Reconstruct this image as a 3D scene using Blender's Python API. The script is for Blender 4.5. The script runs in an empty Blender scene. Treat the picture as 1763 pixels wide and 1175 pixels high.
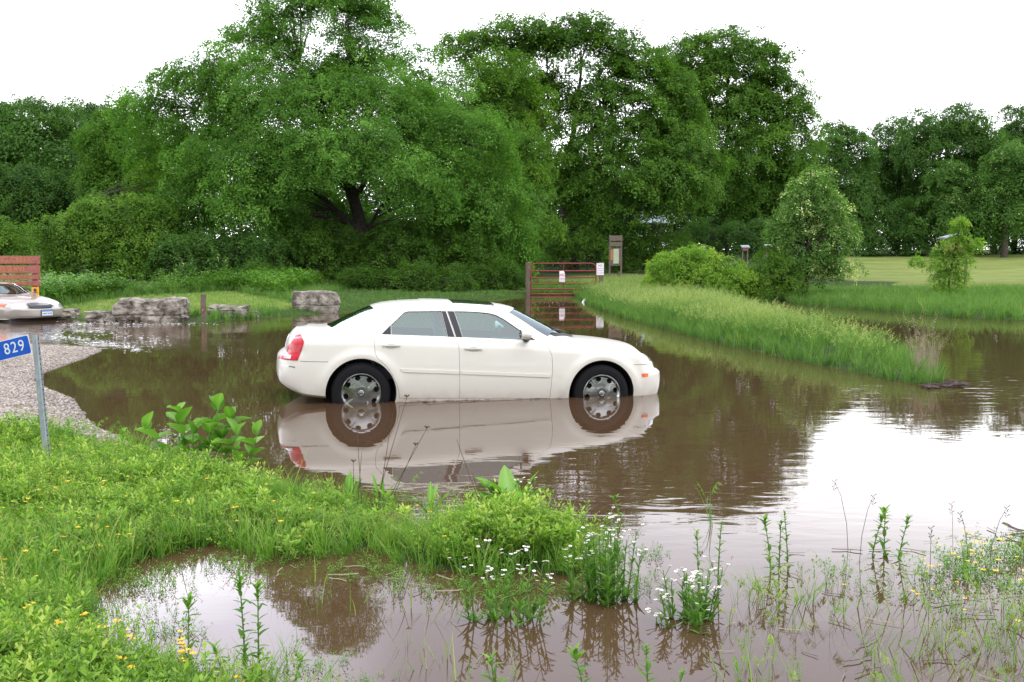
import bpy, bmesh, math, random, time
import numpy as np
from mathutils import Vector, Matrix, Euler
from mathutils.bvhtree import BVHTree
from mathutils.geometry import delaunay_2d_cdt

R = math.radians
sc = bpy.context.scene
COL = sc.collection
rng = np.random.default_rng(11)
random.seed(5)

# ------------------------------------------------------------------ camera, sky, sun, exposure
CAM_H, FPX, PX_W, PX_H, HOR = 1.83, 1890.0, 1763.0, 1175.0, 437.0
PITCH = math.atan((PX_H / 2 - HOR) / FPX)
cd = bpy.data.cameras.new('camera'); cam = bpy.data.objects.new('camera', cd); COL.objects.link(cam)
cam.location = (0, 0, CAM_H); cam.rotation_euler = (R(90) - PITCH, 0, 0)
cd.sensor_width = 36; cd.lens = 36 * FPX / PX_W; cd.clip_start = 0.1; cd.clip_end = 2000
sc.camera = cam

SUN_EL, SUN_AZ = 58, 150
world = bpy.data.worlds.new('World'); sc.world = world; world.use_nodes = True
wn, wl = world.node_tree.nodes, world.node_tree.links
wn.clear()
sky = wn.new('ShaderNodeTexSky'); sky.sky_type = 'NISHITA'; sky.sun_disc = False
sky.sun_elevation = R(SUN_EL); sky.sun_rotation = R(SUN_AZ); sky.air_density = 1.0; sky.dust_density = 2.0
tc = wn.new('ShaderNodeTexCoord')
mp = wn.new('ShaderNodeMapping'); mp.inputs['Scale'].default_value = (1.6, 1.6, 4.0)
cn = wn.new('ShaderNodeTexNoise'); cn.inputs['Scale'].default_value = 1.7; cn.inputs['Detail'].default_value = 6
wl.new(tc.outputs['Generated'], mp.inputs[0]); wl.new(mp.outputs[0], cn.inputs['Vector'])
# overcast: bright low sky, greyer lavender deck higher up, one bright thin patch over the wood at left
sep = wn.new('ShaderNodeSeparateXYZ'); wl.new(tc.outputs['Generated'], sep.inputs[0])
ad = wn.new('ShaderNodeMath'); ad.operation = 'MULTIPLY_ADD'; wl.new(cn.outputs['Fac'], ad.inputs[0]); ad.inputs[1].default_value = 0.16; ad.inputs[2].default_value = -0.08
sm = wn.new('ShaderNodeMath'); sm.operation = 'ADD'; wl.new(sep.outputs['Z'], sm.inputs[0]); wl.new(ad.outputs[0], sm.inputs[1])
cr = wn.new('ShaderNodeValToRGB'); ce = cr.color_ramp.elements
for p_, c_ in ((0.0, (32, 32, 33)), (0.21, (30, 30, 31.5)), (0.32, (14.6, 14.7, 17.2)), (1.0, (15.5, 15.8, 17.2))):
    q_ = ce[0] if p_ == 0.0 else (ce[len(ce) - 1] if p_ == 1.0 else ce.new(p_)); q_.position = p_; q_.color = (*c_, 1)
wl.new(sm.outputs[0], cr.inputs[0])
dt = wn.new('ShaderNodeVectorMath'); dt.operation = 'DOT_PRODUCT'; wl.new(tc.outputs['Generated'], dt.inputs[0])
_a, _e = math.radians(-19), math.radians(21); dt.inputs[1].default_value = (math.sin(_a) * math.cos(_e), math.cos(_a) * math.cos(_e), math.sin(_e))
mr = wn.new('ShaderNodeMapRange'); mr.interpolation_type = 'SMOOTHSTEP'; mr.inputs['From Min'].default_value = math.cos(math.radians(13)); mr.inputs['From Max'].default_value = math.cos(math.radians(4)); mr.inputs['To Min'].default_value = 1.0; mr.inputs['To Max'].default_value = 2.3
wl.new(dt.outputs['Value'], mr.inputs['Value'])
cm = wn.new('ShaderNodeMix'); cm.data_type = 'RGBA'; cm.blend_type = 'MULTIPLY'; cm.inputs['Factor'].default_value = 1
wl.new(cr.outputs[0], cm.inputs['A']); wl.new(mr.outputs[0], cm.inputs['B'])
mx = wn.new('ShaderNodeMix'); mx.data_type = 'RGBA'; mx.inputs['Factor'].default_value = 0.92
wl.new(sky.outputs[0], mx.inputs['A']); wl.new(cm.outputs['Result'], mx.inputs['B'])
bg = wn.new('ShaderNodeBackground'); bg.inputs['Strength'].default_value = 0.11
wo = wn.new('ShaderNodeOutputWorld')
wl.new(mx.outputs['Result'], bg.inputs[0]); wl.new(bg.outputs[0], wo.inputs[0])

sl = bpy.data.lights.new('sun', 'SUN'); sl.energy = 1.4; sl.angle = R(75); sl.color = (1, 0.96, 0.9)
so = bpy.data.objects.new('sun', sl); COL.objects.link(so)
so.rotation_euler = Euler((R(90 - SUN_EL), 0, R(180 - SUN_AZ)), 'XYZ'); so.location = (10, -10, 40)

sc.view_settings.view_transform = 'Standard'; sc.view_settings.look = 'None'
sc.view_settings.gamma = 1; sc.view_settings.exposure = 0.22
sc.render.engine = 'CYCLES'
sc.cycles.max_bounces = 8; sc.cycles.diffuse_bounces = 5; sc.cycles.glossy_bounces = 4
sc.cycles.transmission_bounces = 4; sc.cycles.transparent_max_bounces = 8
sc.cycles.caustics_reflective = False; sc.cycles.caustics_refractive = False
sc.cycles.sample_clamp_indirect = 6

# ------------------------------------------------------------------ pixel <-> place
def ray(x, y):
    a = (x - PX_W / 2) / FPX; b = -(y - PX_H / 2) / FPX
    return np.array([a, math.cos(PITCH) + b * math.sin(PITCH), -math.sin(PITCH) + b * math.cos(PITCH)])
def G(x, y, z=0.0):
    d = ray(x, y); t = (z - CAM_H) / d[2]
    return np.array([0, 0, CAM_H]) + t * d
def AT(x, y, Y):
    d = ray(x, y); return np.array([0, 0, CAM_H]) + d * (Y / d[1])

# ------------------------------------------------------------------ mesh helpers
def np_mesh(name, V, F, mats=(), var=None, smooth=False, mi=None):
    V = np.asarray(V, np.float32).reshape(-1, 3); F = np.asarray(F, np.int32)
    k = F.shape[1]
    me = bpy.data.meshes.new(name)
    me.vertices.add(len(V)); me.vertices.foreach_set('co', V.ravel())
    me.loops.add(F.size); me.loops.foreach_set('vertex_index', F.ravel())
    me.polygons.add(len(F)); me.polygons.foreach_set('loop_start', np.arange(0, F.size, k, dtype=np.int32))
    me.polygons.foreach_set('loop_total', np.full(len(F), k, np.int32))
    me.polygons.foreach_set('use_smooth', np.full(len(F), smooth, bool))
    if mi is not None: me.polygons.foreach_set('material_index', np.asarray(mi, np.int32))
    for m in mats: me.materials.append(m)
    me.update(calc_edges=True)
    if var is not None:
        a = me.attributes.new('var', 'FLOAT', 'POINT'); a.data.foreach_set('value', np.asarray(var, np.float32))
    return me

def link(o, parent=None):
    COL.objects.link(o)
    if parent is not None: o.parent = parent
    return o
def obj(name, me, parent=None):
    return link(bpy.data.objects.new(name, me), parent)
def tag(o, label=None, cat=None, group=None, kind=None):
    if label: o['label'] = label
    if cat: o['category'] = cat
    if group: o['group'] = group
    if kind: o['kind'] = kind
    return o
def thing(name, label, cat, loc=(0, 0, 0), rot=(0, 0, 0), group=None):
    o = bpy.data.objects.new(name, None); COL.objects.link(o)
    o.location = Vector(loc); o.rotation_euler = rot; o.empty_display_size = 0.2
    return tag(o, label, cat, group)
def copy_tree(o, parent=None):
    c = o.copy(); COL.objects.link(c)
    if parent is not None: c.parent = parent
    for ch in list(o.children): copy_tree(ch, c)
    return c

class MB:
    """collects shapes into one mesh"""
    def __init__(s): s.V = []; s.F = []
    def add(s, vs, fs):
        n = len(s.V); s.V += [tuple(map(float, v)) for v in vs]; s.F += [tuple(i + n for i in f) for f in fs]; return s
    def box(s, c, size, rot=None, taper=1.0):
        x, y, z = [k / 2 for k in size]
        vs = [Vector((sx * x * (taper if sz > 0 else 1), sy * y * (taper if sz > 0 else 1), sz * z)) for sz in (-1, 1) for sy in (-1, 1) for sx in (-1, 1)]
        if rot is not None:
            m = Euler(rot).to_matrix(); vs = [m @ v for v in vs]
        vs = [v + Vector(c) for v in vs]
        return s.add(vs, [(0, 2, 3, 1), (4, 5, 7, 6), (0, 1, 5, 4), (2, 6, 7, 3), (0, 4, 6, 2), (1, 3, 7, 5)])
    def tube(s, pts, rad, n=8, cap=True):
        pts = [Vector(p) for p in pts]
        if not hasattr(rad, '__len__'): rad = [rad] * len(pts)
        up = None; rings = []
        for i, p in enumerate(pts):
            t = (pts[min(i + 1, len(pts) - 1)] - pts[max(i - 1, 0)])
            if t.length < 1e-9: t = Vector((0, 0, 1))
            t.normalize()
            if up is None:
                up = Vector((0, 0, 1)) if abs(t.z) < 0.9 else Vector((1, 0, 0))
            u = (up - t * up.dot(t)).normalized(); w = t.cross(u); up = u
            rings.append([p + (u * math.cos(2 * math.pi * k / n) + w * math.sin(2 * math.pi * k / n)) * rad[i] for k in range(n)])
        vs = [v for r in rings for v in r]; fs = []
        for i in range(len(pts) - 1):
            for k in range(n):
                a, b = i * n + k, i * n + (k + 1) % n
                fs.append((a, b, b + n, a + n))
        if cap:
            fs.append(tuple(range(n))[::-1]); fs.append(tuple((len(pts) - 1) * n + k for k in range(n)))
        return s.add(vs, fs)
    def lathe(s, prof, n=32, axis='Y', c=(0, 0, 0)):
        """prof: list of (radius, along-axis)"""
        vs = []
        for r, h in prof:
            for k in range(n):
                a = 2 * math.pi * k / n
                p = {'Y': (r * math.cos(a), h, r * math.sin(a)), 'Z': (r * math.cos(a), r * math.sin(a), h), 'X': (h, r * math.cos(a), r * math.sin(a))}[axis]
                vs.append((p[0] + c[0], p[1] + c[1], p[2] + c[2]))
        fs = []
        for i in range(len(prof) - 1):
            for k in range(n):
                a, b = i * n + k, i * n + (k + 1) % n
                fs.append((a, b, b + n, a + n))
        return s.add(vs, fs)
    def prism(s, poly, f, h0, h1):
        """poly list of 2-tuples; f(u,v,h)->xyz"""
        n = len(poly)
        vs = [f(u, v, h0) for u, v in poly] + [f(u, v, h1) for u, v in poly]
        fs = [tuple(range(n))[::-1], tuple(range(n, 2 * n))] + [(i, (i + 1) % n, n + (i + 1) % n, n + i) for i in range(n)]
        return s.add(vs, fs)
    def mesh(s, name, mat, smooth=None, bevel=0.0, fix=True):
        me = bpy.data.meshes.new(name); me.from_pydata(s.V, [], s.F)
        bm = bmesh.new(); bm.from_mesh(me)
        if fix: bmesh.ops.recalc_face_normals(bm, faces=bm.faces)
        if bevel > 0:
            es = [e for e in bm.edges if e.is_manifold and e.calc_face_angle(0) > 0.6]
            bmesh.ops.bevel(bm, geom=es, offset=bevel, segments=2, affect='EDGES', profile=0.6)
        bm.to_mesh(me); bm.free()
        for m in (mat if isinstance(mat, (list, tuple)) else [mat]): me.materials.append(m)
        if smooth is not None: shade(me, smooth)
        return me
    def build(s, name, mat, parent=None, smooth=None, bevel=0.0):
        return obj(name, s.mesh(name, mat, smooth, bevel), parent)

def shade(me, deg=35):
    me.polygons.foreach_set('use_smooth', np.ones(len(me.polygons), bool))
    me.set_sharp_from_angle(angle=R(deg)); me.update()

def boolean(o, tools, op='DIFFERENCE'):
    for t in (tools if isinstance(tools, (list, tuple)) else [tools]):
        m = o.modifiers.new('b', 'BOOLEAN'); m.operation = op; m.object = t
        m.solver = 'EXACT'
        bpy.context.view_layer.update()
        dg = bpy.context.evaluated_depsgraph_get()
        me = bpy.data.meshes.new_from_object(o.evaluated_get(dg), depsgraph=dg)
        o.modifiers.clear(); o.data = me
    return o
def drop(*os_):
    for o in os_: bpy.data.objects.remove(o, do_unlink=True)

def text_mesh(name, txt, size, mat, depth=0.002, align='CENTER', xs=1.0, sp=1.0):
    cu = bpy.data.curves.new('t', 'FONT'); cu.body = txt; cu.size = size; cu.align_x = align; cu.align_y = 'CENTER'; cu.extrude = depth; cu.space_character = sp
    o = bpy.data.objects.new('t', cu); COL.objects.link(o)
    bpy.context.view_layer.update()
    dg = bpy.context.evaluated_depsgraph_get()
    me = bpy.data.meshes.new_from_object(o.evaluated_get(dg), depsgraph=dg); me.name = name
    drop(o)
    if xs != 1.0: me.transform(Matrix.Diagonal((xs, 1, 1, 1)))
    me.materials.clear(); me.materials.append(mat)
    return me

def pchip(xs, ys):
    xs = np.array(xs, float); ys = np.array(ys, float)
    h = np.diff(xs); d = np.diff(ys) / h; m = np.zeros(len(xs))
    for i in range(1, len(xs) - 1):
        if d[i - 1] * d[i] > 0:
            w1, w2 = 2 * h[i] + h[i - 1], h[i] + 2 * h[i - 1]; m[i] = (w1 + w2) / (w1 / d[i - 1] + w2 / d[i])
    m[0], m[-1] = d[0], d[-1]
    def f(x):
        x = min(max(float(x), xs[0]), xs[-1]); i = min(max(int(np.searchsorted(xs, x)) - 1, 0), len(xs) - 2)
        t = (x - xs[i]) / h[i]
        return float((2 * t**3 - 3 * t**2 + 1) * ys[i] + (t**3 - 2 * t**2 + t) * h[i] * m[i] + (-2 * t**3 + 3 * t**2) * ys[i + 1] + (t**3 - t**2) * h[i] * m[i + 1])
    return f
def pts(*a): return pchip([p[0] for p in a], [p[1] for p in a])

# ------------------------------------------------------------------ materials
def mat(name, col, rough=0.6, metal=0.0, spec=0.5, coat=0.0, noise=None, bump=None, emit=None):
    m = bpy.data.materials.new(name); m.use_nodes = True; n, l = m.node_tree.nodes, m.node_tree.links
    b = n['Principled BSDF']
    b.inputs['Base Color'].default_value = (*col, 1); b.inputs['Roughness'].default_value = rough
    b.inputs['Metallic'].default_value = metal; b.inputs['Specular IOR Level'].default_value = spec
    b.inputs['Coat Weight'].default_value = coat; b.inputs['Coat Roughness'].default_value = 0.04
    t = n.new('ShaderNodeTexCoord')
    if noise:   # (scale, other colour, detail, lo, hi)
        ns = n.new('ShaderNodeTexNoise'); ns.inputs['Scale'].default_value = noise[0]; ns.inputs['Detail'].default_value = noise[2]
        l.new(t.outputs['Object'], ns.inputs['Vector'])
        r = n.new('ShaderNodeValToRGB'); r.color_ramp.elements[0].position = noise[3]; r.color_ramp.elements[1].position = noise[4]
        r.color_ramp.elements[0].color = (*col, 1); r.color_ramp.elements[1].color = (*noise[1], 1)
        l.new(ns.outputs['Fac'], r.inputs[0]); l.new(r.outputs[0], b.inputs['Base Color'])
    if bump:    # (scale, distance, detail)
        ns = n.new('ShaderNodeTexNoise'); ns.inputs['Scale'].default_value = bump[0]; ns.inputs['Detail'].default_value = bump[2]
        l.new(t.outputs['Object'], ns.inputs['Vector'])
        bp = n.new('ShaderNodeBump'); bp.inputs['Distance'].default_value = bump[1]; bp.inputs['Strength'].default_value = 1
        l.new(ns.outputs['Fac'], bp.inputs['Height']); l.new(bp.outputs[0], b.inputs['Normal'])
    return m

def leaf_mat(name, stops, rough=0.6, trans=0.44, tcol=1.3):
    """colour picked per leaf by the 'var' attribute"""
    m = bpy.data.materials.new(name); m.use_nodes = True; n, l = m.node_tree.nodes, m.node_tree.links
    b = n['Principled BSDF']; out = n['Material Output']
    at = n.new('ShaderNodeAttribute'); at.attribute_name = 'var'
    r = n.new('ShaderNodeValToRGB'); e = r.color_ramp.elements
    while len(e) < len(stops): e.new(0.5)
    for i, (p, c) in enumerate(stops): e[i].position = p; e[i].color = (*c, 1)
    l.new(at.outputs['Fac'], r.inputs[0]); l.new(r.outputs[0], b.inputs['Base Color'])
    b.inputs['Roughness'].default_value = rough; b.inputs['Specular IOR Level'].default_value = 0.14
    tr = n.new('ShaderNodeBsdfTranslucent'); g = n.new('ShaderNodeMix'); g.data_type = 'RGBA'; g.blend_type = 'MULTIPLY'
    g.inputs['Factor'].default_value = 1; g.inputs['B'].default_value = (tcol, tcol * 1.15, tcol * 0.5, 1)
    l.new(r.outputs[0], g.inputs['A']); l.new(g.outputs['Result'], tr.inputs[0])
    mxs = n.new('ShaderNodeMixShader'); mxs.inputs[0].default_value = trans
    l.new(b.outputs[0], mxs.inputs[1]); l.new(tr.outputs[0], mxs.inputs[2]); l.new(mxs.outputs[0], out.inputs[0])
    return m

def glass_mat(name, tint, refl=1.0, ior=1.6):
    m = bpy.data.materials.new(name); m.use_nodes = True; n, l = m.node_tree.nodes, m.node_tree.links
    n.remove(n['Principled BSDF']); out = n['Material Output']
    f = n.new('ShaderNodeFresnel'); gm = n.new('ShaderNodeNewGeometry'); mi_ = n.new('ShaderNodeMix'); mi_.inputs['A'].default_value = ior; mi_.inputs['B'].default_value = 1 / ior
    l.new(gm.outputs['Backfacing'], mi_.inputs['Factor']); l.new(mi_.outputs['Result'], f.inputs['IOR'])     # same mirror strength from both faces of the pane
    t = n.new('ShaderNodeBsdfTransparent'); t.inputs[0].default_value = (*tint, 1)
    g = n.new('ShaderNodeBsdfGlossy'); g.inputs['Roughness'].default_value = 0.02; g.inputs[0].default_value = (refl * .84, refl * .97, refl, 1)
    mxs = n.new('ShaderNodeMixShader'); l.new(f.outputs[0], mxs.inputs[0]); l.new(t.outputs[0], mxs.inputs[1]); l.new(g.outputs[0], mxs.inputs[2])
    l.new(mxs.outputs[0], out.inputs[0]); return m

M = {}
M['paint'] = mat('cream_white_paint', (0.655, 0.64, 0.565), 0.32, coat=0.55)
pm = M['paint'].node_tree; pn_, pl_ = pm.nodes, pm.links
_t = pn_.new('ShaderNodeTexCoord'); _s = pn_.new('ShaderNodeSeparateXYZ'); pl_.new(_t.outputs['Object'], _s.inputs[0])
_n = pn_.new('ShaderNodeTexNoise'); _n.inputs['Scale'].default_value = 9; _n.inputs['Detail'].default_value = 7; pl_.new(_t.outputs['Object'], _n.inputs['Vector'])
_a = pn_.new('ShaderNodeMath'); _a.operation = 'MULTIPLY_ADD'; pl_.new(_n.outputs['Fac'], _a.inputs[0]); _a.inputs[1].default_value = -.30; pl_.new(_s.outputs['Z'], _a.inputs[2])
_r = pn_.new('ShaderNodeValToRGB'); _r.color_ramp.elements[0].position = .07; _r.color_ramp.elements[0].color = (.34, .27, .20, 1); _r.color_ramp.elements[1].position = .27; _r.color_ramp.elements[1].color = (.655, .64, .565, 1); _e = _r.color_ramp.elements.new(.13); _e.color = (.60, .56, .48, 1)
pl_.new(_a.outputs[0], _r.inputs[0]); pl_.new(_r.outputs[0], pn_['Principled BSDF'].inputs['Base Color'])
M['tan_paint'] = mat('tan_metallic_paint', (0.36, 0.33, 0.29), 0.30, metal=0.35, coat=0.7)
M['chrome'] = mat('chrome', (0.33, 0.34, 0.34), 0.14, metal=1.0)
M['alloy'] = mat('dull_wheel_metal', (0.55, 0.55, 0.55), 0.3, metal=1.0)
M['tyre'] = mat('tyre_rubber', (0.010, 0.010, 0.011), 0.9, spec=0.2, bump=(60, 0.002, 2))
M['black'] = mat('black_plastic', (0.012, 0.012, 0.014), 0.55)
M['liner'] = mat('wheel_arch_liner', (0.010, 0.010, 0.010), 0.9)
M['trim'] = mat('black_pillar_trim', (0.030, 0.031, 0.040), 0.45, spec=0.25)
M['red_lens'] = mat('red_tail_lens', (0.50, 0.006, 0.018), 0.25, spec=0.25, coat=0.15, noise=(40, (0.36, 0.004, 0.012), 1, 0.45, 0.55))
M['amber_lens'] = mat('amber_lens', (0.75, 0.10, 0.01), 0.2, coat=0.5)
M['clear_lens'] = mat('clear_lamp_lens', (0.50, 0.51, 0.52), 0.15, metal=0.4, coat=1.0, noise=(9, (0.30, 0.30, 0.32), 1, 0.35, 0.75))
M['glass'] = glass_mat('tinted_car_glass', (0.55, 0.82, 0.85), 1.0, 2.0)
M['glass_front'] = glass_mat('windscreen_glass', (0.55, 0.70, 0.70), 1.0, 2.1)
M['glass_roof'] = mat('dark_roof_glass', (0.012, 0.014, 0.013), 0.05, spec=0.5)
M['cabin'] = mat('grey_cabin_cloth', (0.14, 0.14, 0.15), 0.85)
M['cabin_dark'] = mat('dark_cabin_plastic', (0.03, 0.03, 0.034), 0.6)
M['plate'] = mat('white_plate', (0.72, 0.74, 0.78), 0.4)
M['plate_blue'] = mat('plate_blue', (0.05, 0.25, 0.60), 0.4)
M['ink'] = mat('dark_blue_ink', (0.02, 0.03, 0.08), 0.5)
M['galv'] = mat('galvanised_steel', (0.26, 0.30, 0.33), 0.5, metal=0.35, noise=(18, (0.36, 0.40, 0.43), 4, 0.35, 0.7), bump=(50, 0.001, 3))
M['sign_blue'] = mat('blue_reflective_sheet', (0.0, 0.085, 0.50), 0.35, noise=(9, (0.0, 0.07, 0.43), 3, 0.4, 0.7))
M['sign_white'] = mat('white_reflective_sheet', (0.68, 0.70, 0.70), 0.45)
M['brown_wood'] = mat('red_brown_stained_boards', (0.25, 0.075, 0.055), 0.7, noise=(14, (0.33, 0.12, 0.09), 5, 0.35, 0.7), bump=(30, 0.003, 4))
M['routed'] = mat('orange_routed_letters', (0.42, 0.165, 0.06), 0.7)
M['yellow_sign'] = mat('yellow_sign_sheet', (0.80, 0.36, 0.005), 0.5)
M['old_wood'] = mat('weathered_grey_wood', (0.085, 0.062, 0.045), 0.9, noise=(10, (0.15, 0.12, 0.09), 6, 0.3, 0.7), bump=(25, 0.006, 5))
M['grey_wood'] = mat('pale_weathered_wood', (0.16, 0.125, 0.10), 0.9, noise=(16, (0.10, 0.08, 0.06), 5, 0.3, 0.7), bump=(30, 0.004, 4))
M['gate_red'] = mat('red_gate_paint', (0.22, 0.016, 0.017), 0.5, noise=(6, (0.14, 0.010, 0.010), 4, 0.4, 0.7))
M['notice'] = mat('white_notice', (0.72, 0.70, 0.73), 0.5)
M['notice_red'] = mat('red_notice_ink', (0.50, 0.03, 0.06), 0.5)
M['notice_dark'] = mat('dark_notice_ink', (0.06, 0.04, 0.08), 0.5)
M['paper'] = mat('pale_poster_paper', (0.42, 0.44, 0.30), 0.7, noise=(12, (0.30, 0.36, 0.28), 4, 0.35, 0.65))
M['orange_paper'] = mat('orange_poster_edge', (0.35, 0.15, 0.04), 0.7)
M['roof_metal'] = mat('pale_roof_metal', (0.36, 0.42, 0.46), 0.4, metal=0.3)
M['rock'] = mat('limestone', (0.085, 0.072, 0.055), 0.95, noise=(4.5, (0.37, 0.335, 0.28), 12, 0.36, 0.68), bump=(9, 0.09, 12))
M['bark'] = mat('bark', (0.036, 0.028, 0.022), 0.95, noise=(7, (0.07, 0.056, 0.045), 6, 0.3, 0.7), bump=(14, 0.04, 6))
M['log'] = mat('bare_log', (0.32, 0.21, 0.15), 0.9, noise=(6, (0.20, 0.13, 0.09), 5, 0.3, 0.7))
M['stem'] = mat('green_stem', (0.10, 0.20, 0.035), 0.6)
M['dry'] = mat('dry_brown_stem', (0.07, 0.045, 0.035), 0.8)
M['straw'] = mat('pale_straw', (0.30, 0.25, 0.17), 0.8)
M['debris'] = mat('wet_brown_debris', (0.055, 0.028, 0.022), 0.8)
M['petal_yellow'] = mat('yellow_petals', (0.85, 0.50, 0.005), 0.6)
M['petal_white'] = mat('white_petals', (0.80, 0.80, 0.78), 0.6)
M['litter'] = mat('white_plastic', (0.75, 0.76, 0.80), 0.4)
M['foam_glint'] = mat('white_foam_glint', (0.78, 0.77, 0.76), 0.5)
M['pebble'] = leaf_mat('limestone_pebbles', [(0, (0.16, 0.13, 0.105)), (0.5, (0.34, 0.295, 0.255)), (1, (0.55, 0.50, 0.45))], 0.9, 0.0)
M['ash_leaf'] = leaf_mat('ash_leaves', [(0, (0.058, 0.136, 0.022)), (0.6, (0.101, 0.228, 0.033)), (1, (0.201, 0.382, 0.062))])
M['oak_leaf'] = leaf_mat('oak_leaves', [(0, (0.044, 0.105, 0.017)), (0.6, (0.081, 0.174, 0.022)), (1, (0.147, 0.284, 0.035))])
M['far_leaf'] = leaf_mat('far_tree_leaves', [(0, (0.042, 0.099, 0.022)), (0.6, (0.072, 0.158, 0.030)), (1, (0.124, 0.248, 0.045))])
M['lime_leaf'] = leaf_mat('yellow_green_leaves', [(0, (0.060, 0.144, 0.017)), (0.6, (0.108, 0.223, 0.023)), (1, (0.215, 0.334, 0.042))])
M['shrub_leaf'] = leaf_mat('shrub_leaves', [(0, (0.051, 0.111, 0.017)), (0.6, (0.089, 0.189, 0.022)), (1, (0.166, 0.288, 0.037))])
M['silver_leaf'] = leaf_mat('dull_silvery_leaves', [(0, (0.058, 0.134, 0.026)), (0.55, (0.111, 0.224, 0.047)), (0.9, (0.222, 0.362, 0.095)), (1, (0.721, 0.757, 0.404))])
M['clover'] = leaf_mat('clover_leaves', [(0, (0.078, 0.163, 0.023)), (0.5, (0.150, 0.280, 0.035)), (0.9, (0.260, 0.418, 0.057)), (1, (0.410, 0.495, 0.115))], 0.5, 0.35)
M['grass'] = leaf_mat('grass_blades', [(0, (0.060, 0.150, 0.022)), (0.5, (0.120, 0.264, 0.038)), (0.8, (0.214, 0.360, 0.062)), (1, (0.481, 0.432, 0.187))], 0.5, 0.35)
M['tall_grass'] = leaf_mat('tall_grass_blades', [(0, (0.058, 0.135, 0.030)), (0.5, (0.115, 0.225, 0.052)), (0.74, (0.17, 0.29, 0.075)), (0.8, (0.24, 0.31, 0.09)), (1, (0.36, 0.40, 0.17))])
M['sapling_leaf'] = leaf_mat('sapling_leaves', [(0, (0.09, 0.20, 0.025)), (0.5, (0.17, 0.32, 0.04)), (1, (0.30, 0.42, 0.06))])
M['broad'] = leaf_mat('broad_weed_leaves', [(0, (0.090, 0.208, 0.030)), (0.5, (0.164, 0.344, 0.048)), (1, (0.285, 0.466, 0.149))], 0.45, 0.35)
M['weed'] = leaf_mat('weed_leaves', [(0, (0.065, 0.167, 0.020)), (0.5, (0.117, 0.265, 0.032)), (1, (0.208, 0.368, 0.060))], 0.5, 0.3)

# ------------------------------------------------------------------ terrain
def gp(l): return [tuple(G(x, y)[:2]) for x, y in l]
SPIT = gp([(985, 507), (1000, 516), (1015, 524), (1055, 541), (1120, 560), (1200, 581), (1300, 605), (1400, 627), (1500, 646), (1560, 658), (1596, 664), (1612, 658),
           (1592, 641), (1535, 612), (1450, 585), (1380, 566), (1300, 545), (1262, 527), (1290, 516), (1290, 500), (1000, 500)])
BACK = gp([(-500, 566), (-120, 556), (0, 552), (110, 551), (205, 555), (320, 555), (352, 557), (450, 548), (560, 540), (640, 531), (760, 521), (880, 513), (905, 509), (985, 507),
           (1100, 511), (1262, 524), (1290, 516), (1330, 519), (1400, 527)]) + \
       gp([(1500, 535), (1600, 544), (1763, 553), (2300, 580)]) + gp([(2300, 507), (1763, 503), (1640, 500), (1560, 496), (1535, 490)]) + \
       gp([(1560, 485), (1640, 484), (1763, 484), (2300, 486)]) + [(160, 70), (160, 260), (-160, 260), (-160, 28)]
GRAV = gp([(-900, 585), (-200, 590), (0, 592), (90, 596), (150, 599), (168, 604), (140, 617), (100, 631), (62, 645), (48, 656), (78, 672), (118, 688), (132, 712), (150, 735), (190, 752), (225, 772), (240, 800), (0, 900), (-900, 900)])
FG = gp([(-1500, 775), (0, 777), (180, 778), (225, 784), (262, 806), (330, 826), (420, 846), (480, 860), (560, 872), (640, 890), (720, 905), (800, 918), (880, 918), (950, 935), (1000, 962),
         (985, 988), (930, 982), (860, 980), (800, 985), (740, 978), (690, 958), (640, 942), (560, 952), (480, 955), (420, 938), (360, 935), (290, 950), (225, 965), (170, 995), (135, 1030), (120, 1080), (150, 1135),
         (230, 1170), (320, 1195), (420, 1195), (520, 1250), (620, 1300), (700, 1500), (900, 2600)]) + [(60, -4), (60, -58), (-60, -58)]
def sdf(P, poly):
    P = np.asarray(P, float); poly = np.asarray(poly, float); n = len(poly)
    d2 = np.full(len(P), 1e18); ins = np.zeros(len(P), bool)
    for i in range(n):
        a, b = poly[i], poly[(i + 1) % n]; ab = b - a; ap = P - a
        t = np.clip((ap @ ab) / max(ab @ ab, 1e-12), 0, 1)
        q = ap - t[:, None] * ab; d2 = np.minimum(d2, (q * q).sum(1))
        c = (a[1] > P[:, 1]) != (b[1] > P[:, 1])
        with np.errstate(divide='ignore', invalid='ignore'):
            xx = a[0] + (P[:, 1] - a[1]) * ab[0] / (ab[1] if ab[1] != 0 else 1e-12)
        ins ^= c & (P[:, 0] < xx)
    d = np.sqrt(d2); return np.where(ins, d, -d)
def vnoise(P, s, seed=0):
    r = np.random.default_rng(seed); T = r.random((64, 64)); q = np.asarray(P)[:, :2] * s; i = np.floor(q).astype(int); f = q - i; f = f * f * (3 - 2 * f)
    g = lambda a, b: T[(i[:, 0] + a) % 64, (i[:, 1] + b) % 64]
    return (g(0, 0) * (1 - f[:, 0]) + g(1, 0) * f[:, 0]) * (1 - f[:, 1]) + (g(0, 1) * (1 - f[:, 0]) + g(1, 1) * f[:, 0]) * f[:, 1]
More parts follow.
